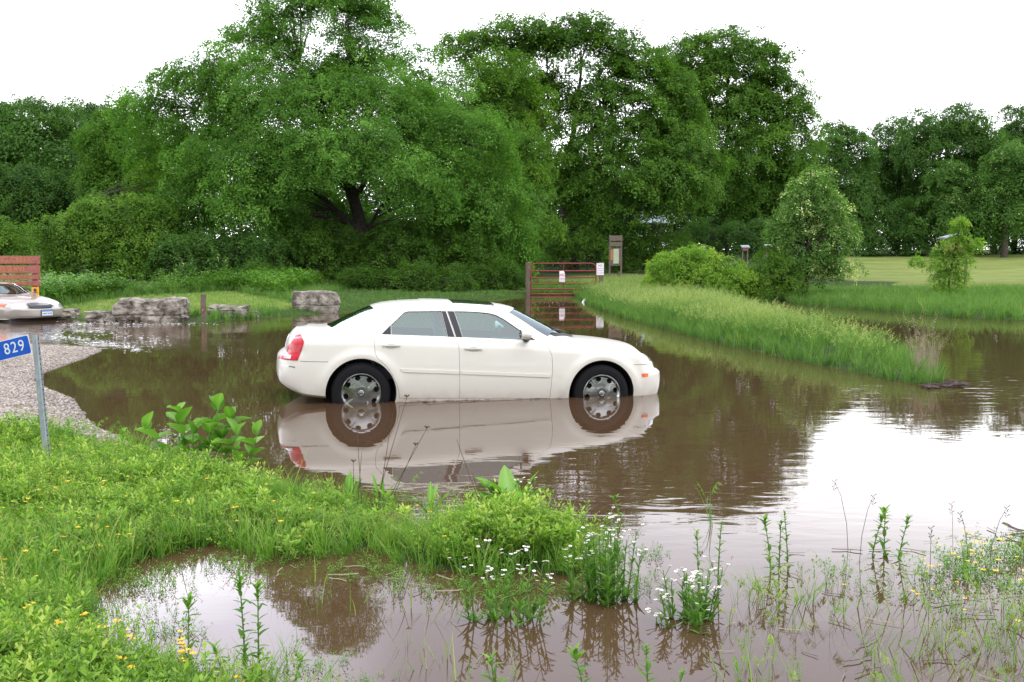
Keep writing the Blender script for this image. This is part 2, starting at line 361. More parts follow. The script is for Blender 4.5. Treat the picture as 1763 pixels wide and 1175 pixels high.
def height(P):
    P = np.asarray(P, float)[:, :2]
    nz = (vnoise(P, 0.9, 1) - 0.5) * 0.05 + (vnoise(P, 3.1, 2) - 0.5) * 0.02
    db, ds, dg, df = sdf(P, BACK), sdf(P, SPIT), sdf(P, GRAV), sdf(P, FG)
    right = np.clip((P[:, 0] - 8) / 10, 0, 1)
    hb = np.interp(db, [0, 1, 8, 20, 40, 80], [0, .10, .33, .85, 1.9, 3.4]) * (1 - right) + np.interp(db, [0, 1, 6, 20, 38, 60, 90], [0, .05, .09, .72, 1.72, 2.0, 2.4]) * right
    h = np.where(db > 0, hb, -9)
    h = np.maximum(h, np.where(ds > 0, np.interp(ds, [0, .5, 1.5, 4], [0, .08, .16, .2]), -9))
    h = np.maximum(h, np.where(dg > 0, np.interp(dg, [0, 1, 4], [0, .06, .16]), -9))
    h = np.maximum(h, np.where(df > 0, np.interp(df, [0, .4, 1.5, 4, 8], [0, .045, .10, .18, .3]), -9))
    far = np.maximum.reduce([db, ds, dg, df])
    under = np.interp(-far, [0, .3, 1.2, 6], [0, -.05, -.17, -.285])
    land = h > -1
    return np.where(land, h + nz * np.clip(far * 1.5, 0, 1), under + nz * 0.15 * np.clip(-far, 0, 1))
def hz(x, y): return float(height([(x, y)])[0])
def GT(x, y):
    """where the sight line through a pixel meets the ground (or the water)"""
    d = ray(x, y); t = np.linspace(2, 130, 2600); Pn = np.array([0, 0, CAM_H]) + t[:, None] * d
    z = np.maximum(height(Pn), 0); k = np.nonzero(Pn[:, 2] <= z)[0]
    i = k[0] if len(k) else -1
    return Pn[i]

def axis(a, b, steps):
    out = [a]
    while out[-1] < b:
        out.append(out[-1] + steps(out[-1]))
    return np.array(out)
xs = axis(-150, 150, lambda v: 0.16 if -9 < v < 9 else (0.35 if -22 < v < 22 else (1.0 if -45 < v < 45 else 6)))
ys = axis(-60, 260, lambda v: (2 if v < -6 else 0.4) if v < 2 else 0.14 if v < 15 else 0.28 if v < 34 else (0.6 if v < 62 else (1.5 if v < 120 else 8)))
XX, YY = np.meshgrid(xs, ys); P2 = np.stack([XX.ravel(), YY.ravel()], 1)
HH = height(P2)
nx, ny = len(xs), len(ys)
ii = np.arange((nx) * (ny)).reshape(ny, nx)
GF = np.stack([ii[:-1, :-1], ii[:-1, 1:], ii[1:, 1:], ii[1:, :-1]], -1).reshape(-1, 4)

m = bpy.data.materials.new('ground_soil_and_turf'); m.use_nodes = True; n, l = m.node_tree.nodes, m.node_tree.links
b = n['Principled BSDF']; b.inputs['Roughness'].default_value = 0.95; b.inputs['Specular IOR Level'].default_value = 0.15
at = n.new('ShaderNodeAttribute'); at.attribute_name = 'var'
t = n.new('ShaderNodeTexCoord'); mpn = n.new('ShaderNodeMapping'); mpn.inputs['Scale'].default_value = (0.55, 1, 1); l.new(t.outputs['Object'], mpn.inputs[0])
n1 = n.new('ShaderNodeTexNoise'); n1.inputs['Scale'].default_value = 0.55; n1.inputs['Detail'].default_value = 9; n1.inputs['Roughness'].default_value = 0.65; l.new(mpn.outputs[0], n1.inputs['Vector'])
n2 = n.new('ShaderNodeTexNoise'); n2.inputs['Scale'].default_value = 9; n2.inputs['Detail'].default_value = 6; l.new(t.outputs['Object'], n2.inputs['Vector'])
r1 = n.new('ShaderNodeValToRGB'); e = r1.color_ramp.elements; e[0].position = 0.35; e[0].color = (0.115, 0.165, 0.036, 1); e[1].position = 0.66; e[1].color = (0.215, 0.245, 0.068, 1); l.new(n1.outputs['Fac'], r1.inputs[0])
r2 = n.new('ShaderNodeValToRGB'); e = r2.color_ramp.elements; e[0].position = 0.35; e[0].color = (0.020, 0.036, 0.010, 1); e[1].position = 0.7; e[1].color = (0.050, 0.085, 0.018, 1); l.new(n2.outputs['Fac'], r2.inputs[0])
rm = n.new('ShaderNodeMix'); rm.data_type = 'RGBA'; l.new(at.outputs['Fac'], rm.inputs['Factor']); l.new(r2.outputs[0], rm.inputs['A']); l.new(r1.outputs[0], rm.inputs['B'])
l.new(rm.outputs['Result'], b.inputs['Base Color'])
bp = n.new('ShaderNodeBump'); bp.inputs['Distance'].default_value = 0.03; l.new(n2.outputs['Fac'], bp.inputs['Height']); l.new(bp.outputs[0], b.inputs['Normal'])
M['ground'] = m
# mown lawn: right meadow, plus the mown verge before the hedge and the track behind the gate
LAWN = [tuple(G(1480, 486)[:2]), tuple(G(2300, 488)[:2]), (130, 60), (130, 113), (26, 113), (22, 80)]
VERGE = gp([(60, 545), (200, 552), (330, 549), (455, 542), (520, 537), (500, 530), (400, 518), (200, 530)])
TRACK = gp([(915, 507), (1010, 503)]) + [(4.3, 58), (5.5, 72), (7.2, 72), (6.4, 58)] 
lawn = np.maximum.reduce([np.clip(sdf(P2, LAWN) / 1.5 + .5, 0, 1), np.clip(sdf(P2, VERGE) / .6 + .5, 0, 1), 0.7 * np.clip(sdf(P2, [(-0.5, 50), (3.8, 50), (9.5, 62), (7.5, 66), (-1, 58)]) / .8 + .5, 0, 1)])
ground = tag(obj('ground', np_mesh('ground', np.column_stack([P2, HH]), GF, [M['ground']], lawn, True)), kind='structure')

# gravel lot: its own sheet a little above the soil
def sheet(poly, step, lift, edge=-0.15):
    P = np.array(poly); a, bb = P.min(0), P.max(0)
    gx = np.arange(max(a[0], -16), min(bb[0], 20) + step, step); gy = np.arange(max(a[1], 2), min(bb[1], 60) + step, step)
    X, Y = np.meshgrid(gx, gy); Q = np.stack([X.ravel(), Y.ravel()], 1)
    k = sdf(Q, poly) > edge; kk = k.reshape(X.shape); idx = np.arange(len(Q)).reshape(X.shape)
    fm = kk[:-1, :-1] & kk[1:, :-1] & kk[:-1, 1:] & kk[1:, 1:]
    F = np.stack([idx[:-1, :-1][fm], idx[:-1, 1:][fm], idx[1:, 1:][fm], idx[1:, :-1][fm]], -1)
    u, inv = np.unique(F, return_inverse=True)
    Q = Q[u]; return np.column_stack([Q, height(Q) + lift + 0.012 * (vnoise(Q, 6, 5) - .5)]), inv.reshape(-1, 4)
M['gravel'] = mat('limestone_gravel', (0.20, 0.165, 0.135), 0.95, noise=(38, (0.44, 0.39, 0.345), 5, 0.3, 0.68), bump=(45, 0.02, 4))
gm_ = M['gravel'].node_tree; gn_, gl_ = gm_.nodes, gm_.links
_t = gn_.new('ShaderNodeTexCoord'); _s = gn_.new('ShaderNodeSeparateXYZ'); gl_.new(_t.outputs['Object'], _s.inputs[0])
_r = gn_.new('ShaderNodeMapRange'); _r.inputs['From Min'].default_value = .005; _r.inputs['From Max'].default_value = .045; _r.inputs['To Min'].default_value = .45; gl_.new(_s.outputs['Z'], _r.inputs['Value'])
_m = gn_.new('ShaderNodeMix'); _m.data_type = 'RGBA'; _m.blend_type = 'MULTIPLY'; _m.inputs['Factor'].default_value = 1
_b = gn_['Principled BSDF']; _k = _b.inputs['Base Color'].links[0].from_socket; gl_.new(_k, _m.inputs['A']); gl_.new(_r.outputs[0], _m.inputs['B']); gl_.new(_m.outputs['Result'], _b.inputs['Base Color'])
GV, GFc = sheet(GRAV, 0.16, 0.012, -0.7)
tag(obj('gravel_lot', np_mesh('gravel_lot', GV, GFc, [M['gravel']], None, True)), kind='structure')

# ------------------------------------------------------------------ water
wx = axis(-90, 110, lambda v: 0.5 if -14 < v < 22 else 5); wy = axis(-6, 90, lambda v: 0.35 if v < 36 else 2)
WX, WY = np.meshgrid(wx, wy); WP = np.stack([WX.ravel(), WY.ravel()], 1)
wi = np.arange(len(WP)).reshape(WX.shape); WF = np.stack([wi[:-1, :-1], wi[:-1, 1:], wi[1:, 1:], wi[1:, :-1]], -1).reshape(-1, 4)
def blob(c, rx, ry): return np.exp(-((WP[:, 0] - c[0]) / rx) ** 2 - ((WP[:, 1] - c[1]) / ry) ** 2)
rough = 0.006 + 0.0 * WP[:, 0]
rough += 0.6 * blob(G(130, 566), 2.6, 1.6) + 0.5 * blob(G(215, 592), 1.7, 1.3)            # wake of the tan car
rough += 0.06 * blob(G(1720, 668), 2.6, 1.4) + 0.05 * blob(G(1763, 630), 4, 2.5)                # current round the spit
rough += 0.012 * blob(G(1500, 740), 4.5, 3.0) + 0.03 * blob(G(1250, 800), 2.0, 1.5) + 0.05 * blob(G(900, 870), 2.0, .9)
m = bpy.data.materials.new('muddy_flood_water'); m.use_nodes = True; n, l = m.node_tree.nodes, m.node_tree.links
b = n['Principled BSDF']; b.inputs['Base Color'].default_value = (0.073, 0.042, 0.023, 1); b.inputs['Roughness'].default_value = 0.015
b.inputs['IOR'].default_value = 1.333; b.inputs['Specular IOR Level'].default_value = 0.5
t = n.new('ShaderNodeTexCoord'); at = n.new('ShaderNodeAttribute'); at.attribute_name = 'var'
m1 = n.new('ShaderNodeMapping'); m1.inputs['Scale'].default_value = (0.8, 1.9, 1); m1.inputs['Rotation'].default_value = (0, 0, 0.12); l.new(t.outputs['Object'], m1.inputs[0])
na = n.new('ShaderNodeTexNoise'); na.inputs['Scale'].default_value = 2.6; na.inputs['Detail'].default_value = 2.5; na.inputs['Distortion'].default_value = 0.4; l.new(m1.outputs[0], na.inputs['Vector'])
nb = n.new('ShaderNodeTexNoise'); nb.inputs['Scale'].default_value = 0.7; nb.inputs['Detail'].default_value = 2; l.new(m1.outputs[0], nb.inputs['Vector'])
mu = n.new('ShaderNodeMath'); mu.operation = 'MULTIPLY'; l.new(na.outputs['Fac'], mu.inputs[0]); l.new(at.outputs['Fac'], mu.inputs[1])
mb = n.new('ShaderNodeMath'); mb.operation = 'MULTIPLY_ADD'; l.new(nb.outputs['Fac'], mb.inputs[0]); mb.inputs[1].default_value = 0.02; l.new(mu.outputs[0], mb.inputs[2])
bp = n.new('ShaderNodeBump'); bp.inputs['Distance'].default_value = 0.06; bp.inputs['Strength'].default_value = 1; l.new(mb.outputs[0], bp.inputs['Height']); l.new(bp.outputs[0], b.inputs['Normal'])
M['water'] = m
tag(obj('flood_water', np_mesh('flood_water', np.column_stack([WP, 0 * WP[:, 0]]), WF, [m], rough, True)), kind='structure')

# ------------------------------------------------------------------ cars
class Shape:
    """half cross-sections along the length of a saloon; x forward, y left, z up, x = 0 at the rear axle, z = 0 under the tyres"""
    def __init__(s, **k): s.__dict__.update(k)
    def section(s, x):
        W, zb, zs, zB, E, C = s.W(x), s.zb(x), s.zs(x), s.zB(x), s.E(x), s.C(x)
        E = max(E, zB + 0.012); C = max(C, E + 0.004)
        yB = W - s.tuck(x); yE = yB - s.lean * (E - zB) - 0.012
        out = [(0, zb), (W * 0.5, zb), (W * 0.86, zb)]
        for a in (20, 45, 70): out.append((W * 0.86 + (W * 0.10) * math.sin(R(a)), zb + 0.035 * (1 - math.cos(R(a)))))
        n = 20
        for i in range(n + 1):
            z = zb + 0.04 + (zs - zb - 0.04) * i / n
            y = W - (0.050 * ((0.58 - z) / 0.36) ** 2 if z < 0.58 else s.upper * ((z - 0.58) / (zs - 0.58)) ** 2)
            for hx in s.hubs:
                r = math.hypot(x - hx, z - s.hub_z)
                g = (r - s.arch_r - 0.035) / 0.055
                y += s.flare * math.exp(-g * g) * min(1, max(0, (z - 0.25) / 0.2)) * min(1, W / 0.9)
            out.append((y, z))
        y0, z0 = out[-1]
        for i in range(1, 9):
            q = i / 8; a = q * math.pi / 2
            out.append((y0 + (yB - y0) * (0.35 * q + 0.65 * (1 - math.cos(a))), z0 + (zB - z0) * (0.35 * q + 0.65 * math.sin(a))))
        for i in range(1, 9):
            q = i / 8
            out.append((yB + (yE - yB) * q + 0.018 * 4 * q * (1 - q) * min(1, (E - zB) / 0.3), zB + (E - zB) * q))
        rd = min(0.05, (C - E) * 0.9)
        for i in range(1, 15):
            q = i / 14; y = yE * (1 - q) ** 1.15 if i < 14 else 0
            out.append((y, E + (C - E) * (1 - (y / max(yE, 1e-4)) ** 2.4)))
        return out
    def warp(s, x, z):
        if x < s.x0 + 0.45:
            t = (s.x0 + 0.45 - x) / 0.45; x = x + (s.xr(z) - s.x0) * t * t * (3 - 2 * t)
        if x > s.x1 - 0.45:
            t = (x - s.x1 + 0.45) / 0.45; x = x + (s.xf(z) - s.x1) * t * t * (3 - 2 * t)
        return x
    def stations(s):
        a = np.concatenate([np.linspace(s.x0, s.x0 + .4, 17), np.linspace(s.x0 + .4, s.x1 - .4, 92)[1:], np.linspace(s.x1 - .4, s.x1, 17)[1:]])
        return a
    def build(s, mats):
        S = [s.section(x) for x in s.stations()]; n = len(S[0]); V = []; F = []
        for x, sec in zip(s.stations(), S):
            for y, z in sec: V.append((s.warp(x, z), -y, z))            # near (right) half
            for y, z in sec[1:-1]: V.append((s.warp(x, z), y, z))
        m_ = 2 * n - 2
        right = list(range(n)); left = [0] + list(range(n, 2 * n - 2)) + [n - 1]
        loop = right + left[-2:0:-1]
        for i in range(len(S) - 1):
            for k in range(m_):
                a, b = loop[k], loop[(k + 1) % m_]
                F.append((i * m_ + a, i * m_ + b, (i + 1) * m_ + b, (i + 1) * m_ + a))
        for i, sg, bul in ((0, 1, -s.bulge_r), (len(S) - 1, -1, s.bulge_f)):
            # end face: rows joined across, bulged along the length
            cols = 9; grid = []
            for k in range(1, n - 1):
                a, b = Vector(V[i * m_ + right[k]]), Vector(V[i * m_ + left[k]]); row = [i * m_ + right[k]]
                for c in range(1, cols):
                    q = c / cols; p = a.lerp(b, q); p.x += bul * 4 * q * (1 - q) * min(1, k / 3, (n - 1 - k) / 4); V.append(tuple(p)); row.append(len(V) - 1)
                row.append(i * m_ + left[k]); grid.append(row)
            for r0, r1 in zip(grid[:-1], grid[1:]):
                for c in range(cols): F.append((r0[c], r0[c + 1], r1[c + 1], r1[c]))
            F.append(tuple(grid[0]) + (i * m_ + 0,)); F.append(tuple(grid[-1]) + (i * m_ + n - 1,))
        me = bpy.data.meshes.new('shell'); me.from_pydata(V, [], F)
        bm = bmesh.new(); bm.from_mesh(me); bmesh.ops.recalc_face_normals(bm, faces=bm.faces); bm.to_mesh(me); bm.free()
        for q in mats: me.materials.append(q)
        return me
    def cavity(s, xa, xb, floor=0.52):
        V = []; F = []; X = np.linspace(xa, xb, 40)
        for x in X:
            zB, E, C = s.zB(x), s.E(x), s.C(x); E = max(E, zB + .012); C = max(C, E + .004)
            yB = s.W(x) - s.tuck(x); yE = yB - s.lean * (E - zB) - .012
            e2 = max(E - 0.05, zB - 0.03); c2 = max(C - 0.045, e2 + 0.004)
            sec = [(0, floor), (yB - .07, floor), (yB - .07, zB - 0.035), (yE - .05, e2), (yE * .55, e2 + (c2 - e2) * .75), (0, c2)]
            V += [(x, -y, z) for y, z in sec] + [(x, y, z) for y, z in sec[-2:0:-1]]
        m_ = 10
        for i in range(len(X) - 1):
            for k in range(m_): F.append((i * m_ + k, i * m_ + (k + 1) % m_, (i + 1) * m_ + (k + 1) % m_, (i + 1) * m_ + k))
        F.append(tuple(range(m_))); F.append(tuple((len(X) - 1) * m_ + k for k in range(m_)))
        mb = MB(); mb.add(V, F); return mb

def grow(poly, d):
    """move a 2-D outline outward by d"""
    P = [Vector(p) for p in poly]; n = len(P); ar = sum(P[i].x * P[(i + 1) % n].y - P[(i + 1) % n].x * P[i].y for i in range(n)); sg = 1 if ar > 0 else -1
    out = []
    for i in range(n):
        a = (P[i] - P[i - 1]).normalized(); b = (P[(i + 1) % n] - P[i]).normalized()
        na, nb = Vector((a.y, -a.x)) * sg, Vector((b.y, -b.x)) * sg
        v = (na + nb); v = v / max(v.length_squared / 2, 0.35)
        out.append(tuple(P[i] + v * d))
    return out

def surf_patch(name, bvh, outline, mat_, parent, side=-1, lift=0.004, thick=0.012, step=0.05, axis='Y', far=None, smooth=30):
    """panel whose outline is drawn in (x,z) [or (y,z) for the nose] and laid on the shell"""
    P = [Vector(p) for p in outline]; x0, x1 = min(p.x for p in P), max(p.x for p in P); z0, z1 = min(p.y for p in P), max(p.y for p in P)
    dense = []
    for i in range(len(P)):
        a, b = P[i], P[(i + 1) % len(P)]; k = max(1, int((b - a).length / step))
        dense += [a.lerp(b, j / k) for j in range(k)]
    nb = len(dense); extra = []
    for X in np.arange(x0 + step / 2, x1, step):
        for Z in np.arange(z0 + step / 2, z1, step):
            v = Vector((X, Z))
            if sdf([(X, Z)], [tuple(q) for q in dense])[0] > step * 0.35: extra.append(v)
    vs, es, fs, *_ = delaunay_2d_cdt(dense + extra, [(i, (i + 1) % nb) for i in range(nb)], [], 1, 1e-6)
    far = far if far is not None else 3
    V = []
    for v in vs:
        if axis == 'Y': o, d = Vector((v.x, side * 3, v.y)), Vector((0, -side, 0))
        elif axis == 'X': o, d = Vector((6, v.x, v.y)), Vector((-1, 0, 0))
        else: o, d = Vector((-4, v.x, v.y)), Vector((1, 0, 0))
        h = bvh.ray_cast(o, d, 8)
        q = h[0] if h[0] is not None else o + d * 2.2
        V.append(q - d * lift)
    dd = Vector((0, -side, 0)) if axis == 'Y' else (Vector((-1, 0, 0)) if axis == 'X' else Vector((1, 0, 0)))
    n = len(V); cnt = {}
    for f in fs:
        for i in range(len(f)):
            e = (f[i], f[(i + 1) % len(f)]); cnt[tuple(sorted(e))] = cnt.get(tuple(sorted(e)), 0) + 1
    F = [tuple(f) for f in fs]; VV = list(V)
    if thick:
        VV += [v + dd * thick for v in V]; F += [tuple(i + n for i in f[::-1]) for f in fs]
        for f in fs:
            for i in range(len(f)):
                a, b = f[i], f[(i + 1) % len(f)]
                if cnt[tuple(sorted((a, b)))] == 1: F.append((b, a, a + n, b + n))
    mb = MB(); mb.add(VV, F)
    return mb.build(name, mat_, parent, smooth=smooth)

def XZ(u, v, h): return (u, h, v)
def tool(poly, h0, h1, f=XZ):
    mb = MB(); mb.prism(poly, f, h0, h1); return mb.build('tool', M['liner'])
def cyl_tool(x, z, r, y0, y1, n=56):
    return tool([(x + r * math.cos(2 * math.pi * k / n), z + r * math.sin(2 * math.pi * k / n)) for k in range(n)], y0, y1)

def make_wheel(parent, side, style, rad=0.365, rim=0.235):
    """wheel centred on the origin of its tyre; side -1 = outer face towards -y"""
    w = 0.105
    mb = MB(); mb.lathe([(rim - .005, -w + .012), (rim + .012, -w), (rim + .05, -w - .008), (rad - .05, -w - .002), (rad - .022, -w + .012), (rad - .006, -w + .035), (rad, -w + .06), (rad, w - .06), (rad - .02, w - .01), (rad - .06, w), (rim, w - .01)], 56)
    for k in range(3): mb.lathe([(rad - .055 - .02 * k, -w - .0035), (rad - .058 - .02 * k, -w - .007), (rad - .061 - .02 * k, -w - .0035)], 56)
    tyre = mb.mesh('tyre', M['tyre'], 40)
    # rim face with eight pockets
    mb = MB(); prof = [(rim + .008, -w + .006), (rim + .010, -w - .004), (rim - .004, -w - .006), (rim - .016, -w + .008), (rim - .028, -w + .022), (rim - .075, -w + .016), (.10, -w + .006), (.06, -w + .004), (.046, -w + .004), (.046, -w + .05), (rim - .03, -w + .07), (rim + .008, -w + .05), (rim + .008, -w + .006)]
    mb.lathe(prof, 72); o = mb.build('tool2', M['chrome'])
    bm = bmesh.new(); bm.from_mesh(o.data); bmesh.ops.remove_doubles(bm, verts=bm.verts, dist=1e-5); bmesh.ops.recalc_face_normals(bm, faces=bm.faces); bm.to_mesh(o.data); bm.free()
    tb = MB()
    for k in range(8):
        a = 2 * math.pi * (k + .3) / 8; ca, sa = math.cos(a), math.sin(a); c = rim - .052
        P = []
        for j in range(16):
            t = 2 * math.pi * j / 16; u = .026 * math.cos(t); v = (.036 + .008 * math.cos(t)) * math.sin(t)
            P.append(((c + u) * ca - v * sa, (c + u) * sa + v * ca))
        tb.prism(P, XZ, -w - .05, w)
    tl = tb.build('tool', M['liner']); boolean(o, tl); me = o.data; me.name = 'rim'; shade(me, 40); drop(o, tl)
    ridges = []
    for k in range(0, 8, 2):
        a = 2 * math.pi * (k + .8) / 8; rb = MB()
        p = lambda r, y, off=0: (r * math.cos(a) - off * math.sin(a), y, r * math.sin(a) + off * math.cos(a))
        rb.add([p(.125, -w + .010, -.003), p(.125, -w + .010, .003), p(.165, -w + .003, -.010), p(.165, -w + .003, .010), p(rim - .03, -w + .009, -.012), p(rim - .03, -w + .009, .012), p(rim - .012, -w + .004, -.010), p(rim - .012, -w + .004, .010), p(.15, -w + .02), p(rim - .02, -w + .03)], [(0, 1, 3, 2), (2, 3, 5, 4), (4, 5, 7, 6), (0, 2, 8), (2, 4, 9, 8), (4, 6, 9), (1, 8, 3), (3, 8, 9, 5), (5, 9, 7), (0, 8, 1), (6, 7, 9)])
        ridges.append(rb.mesh('spoke_ridge', M['alloy'], 60))
    hb = MB(); hb.lathe([(.0005, -w - .012), (.020, -w - .011), (.034, -w - .006), (.040, -w + .0005), (.040, -w + .03)], 32)
    hb.lathe([(.024, -w - .0105), (.027, -w - .0135), (.030, -w - .0095)], 32)
    db = MB(); db.lathe([(.001, -w + .075), (rim - .03, -w + .075), (rim - .03, -w + .09), (.001, -w + .09)], 40)
    ms = (tyre, me, *ridges, hb.mesh('centre_cap', M['chrome'], 50), db.mesh('brake_disc', M['liner'], 40))
    return ms

def add_wheel(ms, parent, x, y, z, side, mats=None):
    t = obj('wheel', ms[0], parent); t.location = (x, y, z)
    if side > 0: t.rotation_euler = (0, 0, math.pi)
    for nm, me in zip(('rim',) + ('spoke_ridge',) * 4 + ('centre_cap', 'brake_disc'), ms[1:]): obj(nm, me, t)
    return t

def mirror_mesh(me):
    m2 = me.copy(); m2.transform(Matrix.Diagonal((1, -1, 1, 1))); m2.flip_normals(); m2.update(); return m2

def seat_mesh(w=0.5):
    mb = MB(); mb.box((0, 0, .16), (.50, w, .16)); mb.box((-.27, 0, .46), (.14, w, .58), (0, -.22, 0)); mb.box((-.36, 0, .82), (.09, w * .5, .17), (0, -.2, 0)); mb.box((-.34, 0, .72), (.03, w * .25, .1))
    return mb.mesh('seat', M['cabin'], 50, bevel=.03)

def make_saloon(root, sh, paint, spec):
    shell = obj('tool_shell', sh.build([paint, M['liner'], M['cabin_dark']]))
    bvh = BVHTree.FromPolygons([v.co.copy() for v in shell.data.vertices], [tuple(p.vertices) for p in shell.data.polygons])
    pure = shell.data.copy()
    def inner(me):      # faces well below the outer skin belong to the cabin and the door edges
        for p in me.polygons:
            q = bvh.find_nearest(p.center)
            if q[3] is not None and q[3] > .022 and p.material_index == 0: p.material_index = 2
    tools = []
    cav = sh.cavity(*spec['cavity']).build('tool', M['cabin_dark']); tools.append(cav)
    for hx in sh.hubs:
        for sd in (-1, 1): tools.append(cyl_tool(hx, sh.hub_z - .005, sh.arch_r, sd * .58, sd * 1.2))
    for o_ in spec['glass'].values():
        for sd in (-1, 1): tools.append(tool(o_, sd * .30, sd * 1.3))
    XY = lambda u, v, h: (u, v, h)
    for nm in ('windshield', 'rear_window'):
        tools.append(tool(spec[nm](0), spec[nm + '_z'], 1.8, XY))
    for gpath in spec.get('grooves', []):
        for sd in (-1, 1):
            x0_, x1_, z_ = gpath; inn = []; outp = []
            for xx in np.linspace(x0_, x1_, 13):
                ha = bvh.ray_cast(Vector((xx, sd * 3, z_)), Vector((0, -sd, 0)), 5)[0]
                if ha is not None: inn.append((xx, ha.y - sd * .013)); outp.append((xx, ha.y + sd * .03))
            mb = MB(); mb.prism(inn + outp[::-1], lambda u, v, h: (u, v, h), z_ - .003, z_ + .003)
            tools.append(mb.build('tool', M['liner']))
    for t in tools: boolean(shell, t)
    drop(*tools)
    # doors cut out of the shell with a real gap round them
    for nm, out in spec['doors'].items():
        tin = tool(grow(out, -.0018), -.45, -1.3); d = obj('tool_d', shell.data.copy()); boolean(d, tin, 'INTERSECT'); drop(tin)
        me = d.data; me.name = 'door'; drop(d); inner(me)
        for sd, mm in ((-1, me), (1, mirror_mesh(me))):
            shade(mm, 32); dob = obj('door', mm, root); dob['label'] = 'cream white ' + nm + ' door' if paint == M['paint'] else 'tan ' + nm + ' door'
            g = spec['glass'][nm]
            surf_patch('window', bvh, grow(g, .008), M['glass'], dob, sd, -.012, 0, .08)
            for tr in spec['trim'][nm]: surf_patch('pillar_trim', bvh, tr, M['trim'], dob, sd, .003, .006, .08)
            hx0, hx1, hzz = spec['handles'][nm]
            hb = MB(); hit = bvh.ray_cast(Vector(((hx0 + hx1) / 2, sd * 3, hzz)), Vector((0, -sd, 0)), 5)[0]
            hb.box(((hx0 + hx1) / 2, hit.y + sd * .020, hzz), (hx1 - hx0, .014, .020)); hb.box((hx0 + .012, hit.y + sd * .008, hzz), (.022, .026, .018)); hb.box((hx1 - .012, hit.y + sd * .008, hzz), (.022, .026, .018))
            ho = hb.build('handle', paint, dob, 50, .004)
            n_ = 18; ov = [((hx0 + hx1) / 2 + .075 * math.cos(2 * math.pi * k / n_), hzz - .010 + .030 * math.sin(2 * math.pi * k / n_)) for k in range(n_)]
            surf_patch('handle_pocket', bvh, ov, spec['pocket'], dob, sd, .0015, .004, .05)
            if nm in spec['mould']:
                surf_patch('rub_strip', bvh, spec['mould'][nm], paint, dob, sd, .010, .014, .08, smooth=60)
    gaps = []
    for out in spec['doors'].values():
        for sd in (-1, 1): gaps.append(tool(grow(out, .0018), sd * .45, sd * 1.3))
    for t in gaps: boolean(shell, t)
    drop(*gaps)
    me = shell.data; me.name = 'body'
    for p in me.polygons:
        c = p.center
        for hx in sh.hubs:
            if math.hypot(c.x - hx, c.z - sh.hub_z + .005) < sh.arch_r + .002 and abs(c.y) < .97 and (abs(p.normal.y) < .5 or abs(c.y) < .65): p.material_index = 1
    inner(me); shade(me, 32); body = obj('body', me, root); drop(shell)
    # front and rear screens
    for nm in ('windshield', 'rear_window'):
        NX, NY = 14, 20; V = []; F = []; f = spec[nm + '_uv']
        for j in range(NY + 1):
            for i in range(NX + 1):
                x, y = f(i / NX, -1 + 2 * j / NY)
                h = bvh.ray_cast(Vector((x, y, 3)), Vector((0, 0, -1)), 5)[0]
                V.append((x, y, (h.z if h is not None else 1.0) - .006))
        for j in range(NY):
            for i in range(NX): a = j * (NX + 1) + i; F.append((a, a + 1, a + NX + 2, a + NX + 1))
        mb = MB(); mb.add(V, F); mb.build(nm, M['glass_front'], root, 60)
    return bvh, body, pure

# ---- white saloon
def white_shape():
    s = Shape(x0=-1.03, x1=3.985, hubs=(0.0, 3.05), hub_z=.365, arch_r=.432, flare=.020, lean=.60, upper=.022, bulge_r=.05, bulge_f=.07)
    s.W = pts((-1.03, .66), (-1.0, .72), (-.95, .785), (-.87, .835), (-.75, .875), (-.5, .915), (0, .935), (1, .94), (2.3, .935), (3.0, .93), (3.4, .905), (3.65, .865), (3.8, .81), (3.9, .74), (3.95, .685), (3.985, .61))
    s.zb = pts((-1.03, .44), (-.96, .375), (-.86, .335), (-.44, .285), (.4, .21), (2.6, .205), (3.5, .20), (3.85, .215), (3.985, .26))
    s.zs = pts((-1.03, .95), (-.6, .96), (.15, .955), (2.35, .905), (3.1, .875), (3.6, .82), (3.985, .73))
    s.zB = pts((-1.03, 1.02), (-.8, 1.045), (0, 1.075), (1, 1.062), (2.2, 1.018), (2.5, .988), (3.0, .95), (3.5, .885), (3.8, .825), (3.985, .76))
    s.tuck = pts((-1.03, .16), (-.5, .12), (0, .105), (2.2, .105), (2.6, .13), (3.4, .15), (3.985, .12))
    s.E = pts((-1.03, 1.05), (-.6, 1.075), (-.36, 1.09), (-.1, 1.200), (.16, 1.322), (.4, 1.398), (.75, 1.437), (1.1, 1.443), (1.5, 1.428), (1.8, 1.372), (2.05, 1.21), (2.3, 1.04), (2.45, 1.005), (3.0, .965), (3.5, .90), (3.8, .84), (3.985, .775))
    s.C = pts((-1.03, 1.115), (-.9, 1.135), (-.7, 1.145), (-.45, 1.14), (-.41, 1.145), (-.2, 1.245), (0, 1.34), (.15, 1.403), (.3, 1.448), (.6, 1.482), (.9, 1.492), (1.2, 1.490), (1.6, 1.478), (1.85, 1.455), (2.0, 1.422), (2.1, 1.38), (2.4, 1.235), (2.7, 1.085), (2.8, 1.045), (3.06, 1.03), (3.32, 1.005), (3.61, .958), (3.85, .895), (3.94, .85), (3.985, .80))
    s.xr = pts((.30, -0.840), (.36, -0.890), (.45, -0.960), (.58, -0.990), (.76, -0.980), (.80, -0.945), (.83, -0.885), (.93, -0.870), (1.02, -0.830), (1.10, -0.760), (1.15, -0.680))
    s.xf = pts((.20, 3.815), (.30, 3.890), (.5, 3.920), (.62, 3.915), (.655, 3.875), (.68, 3.835), (.78, 3.820), (.84, 3.785), (.90, 3.715))
    return s
WS = white_shape()
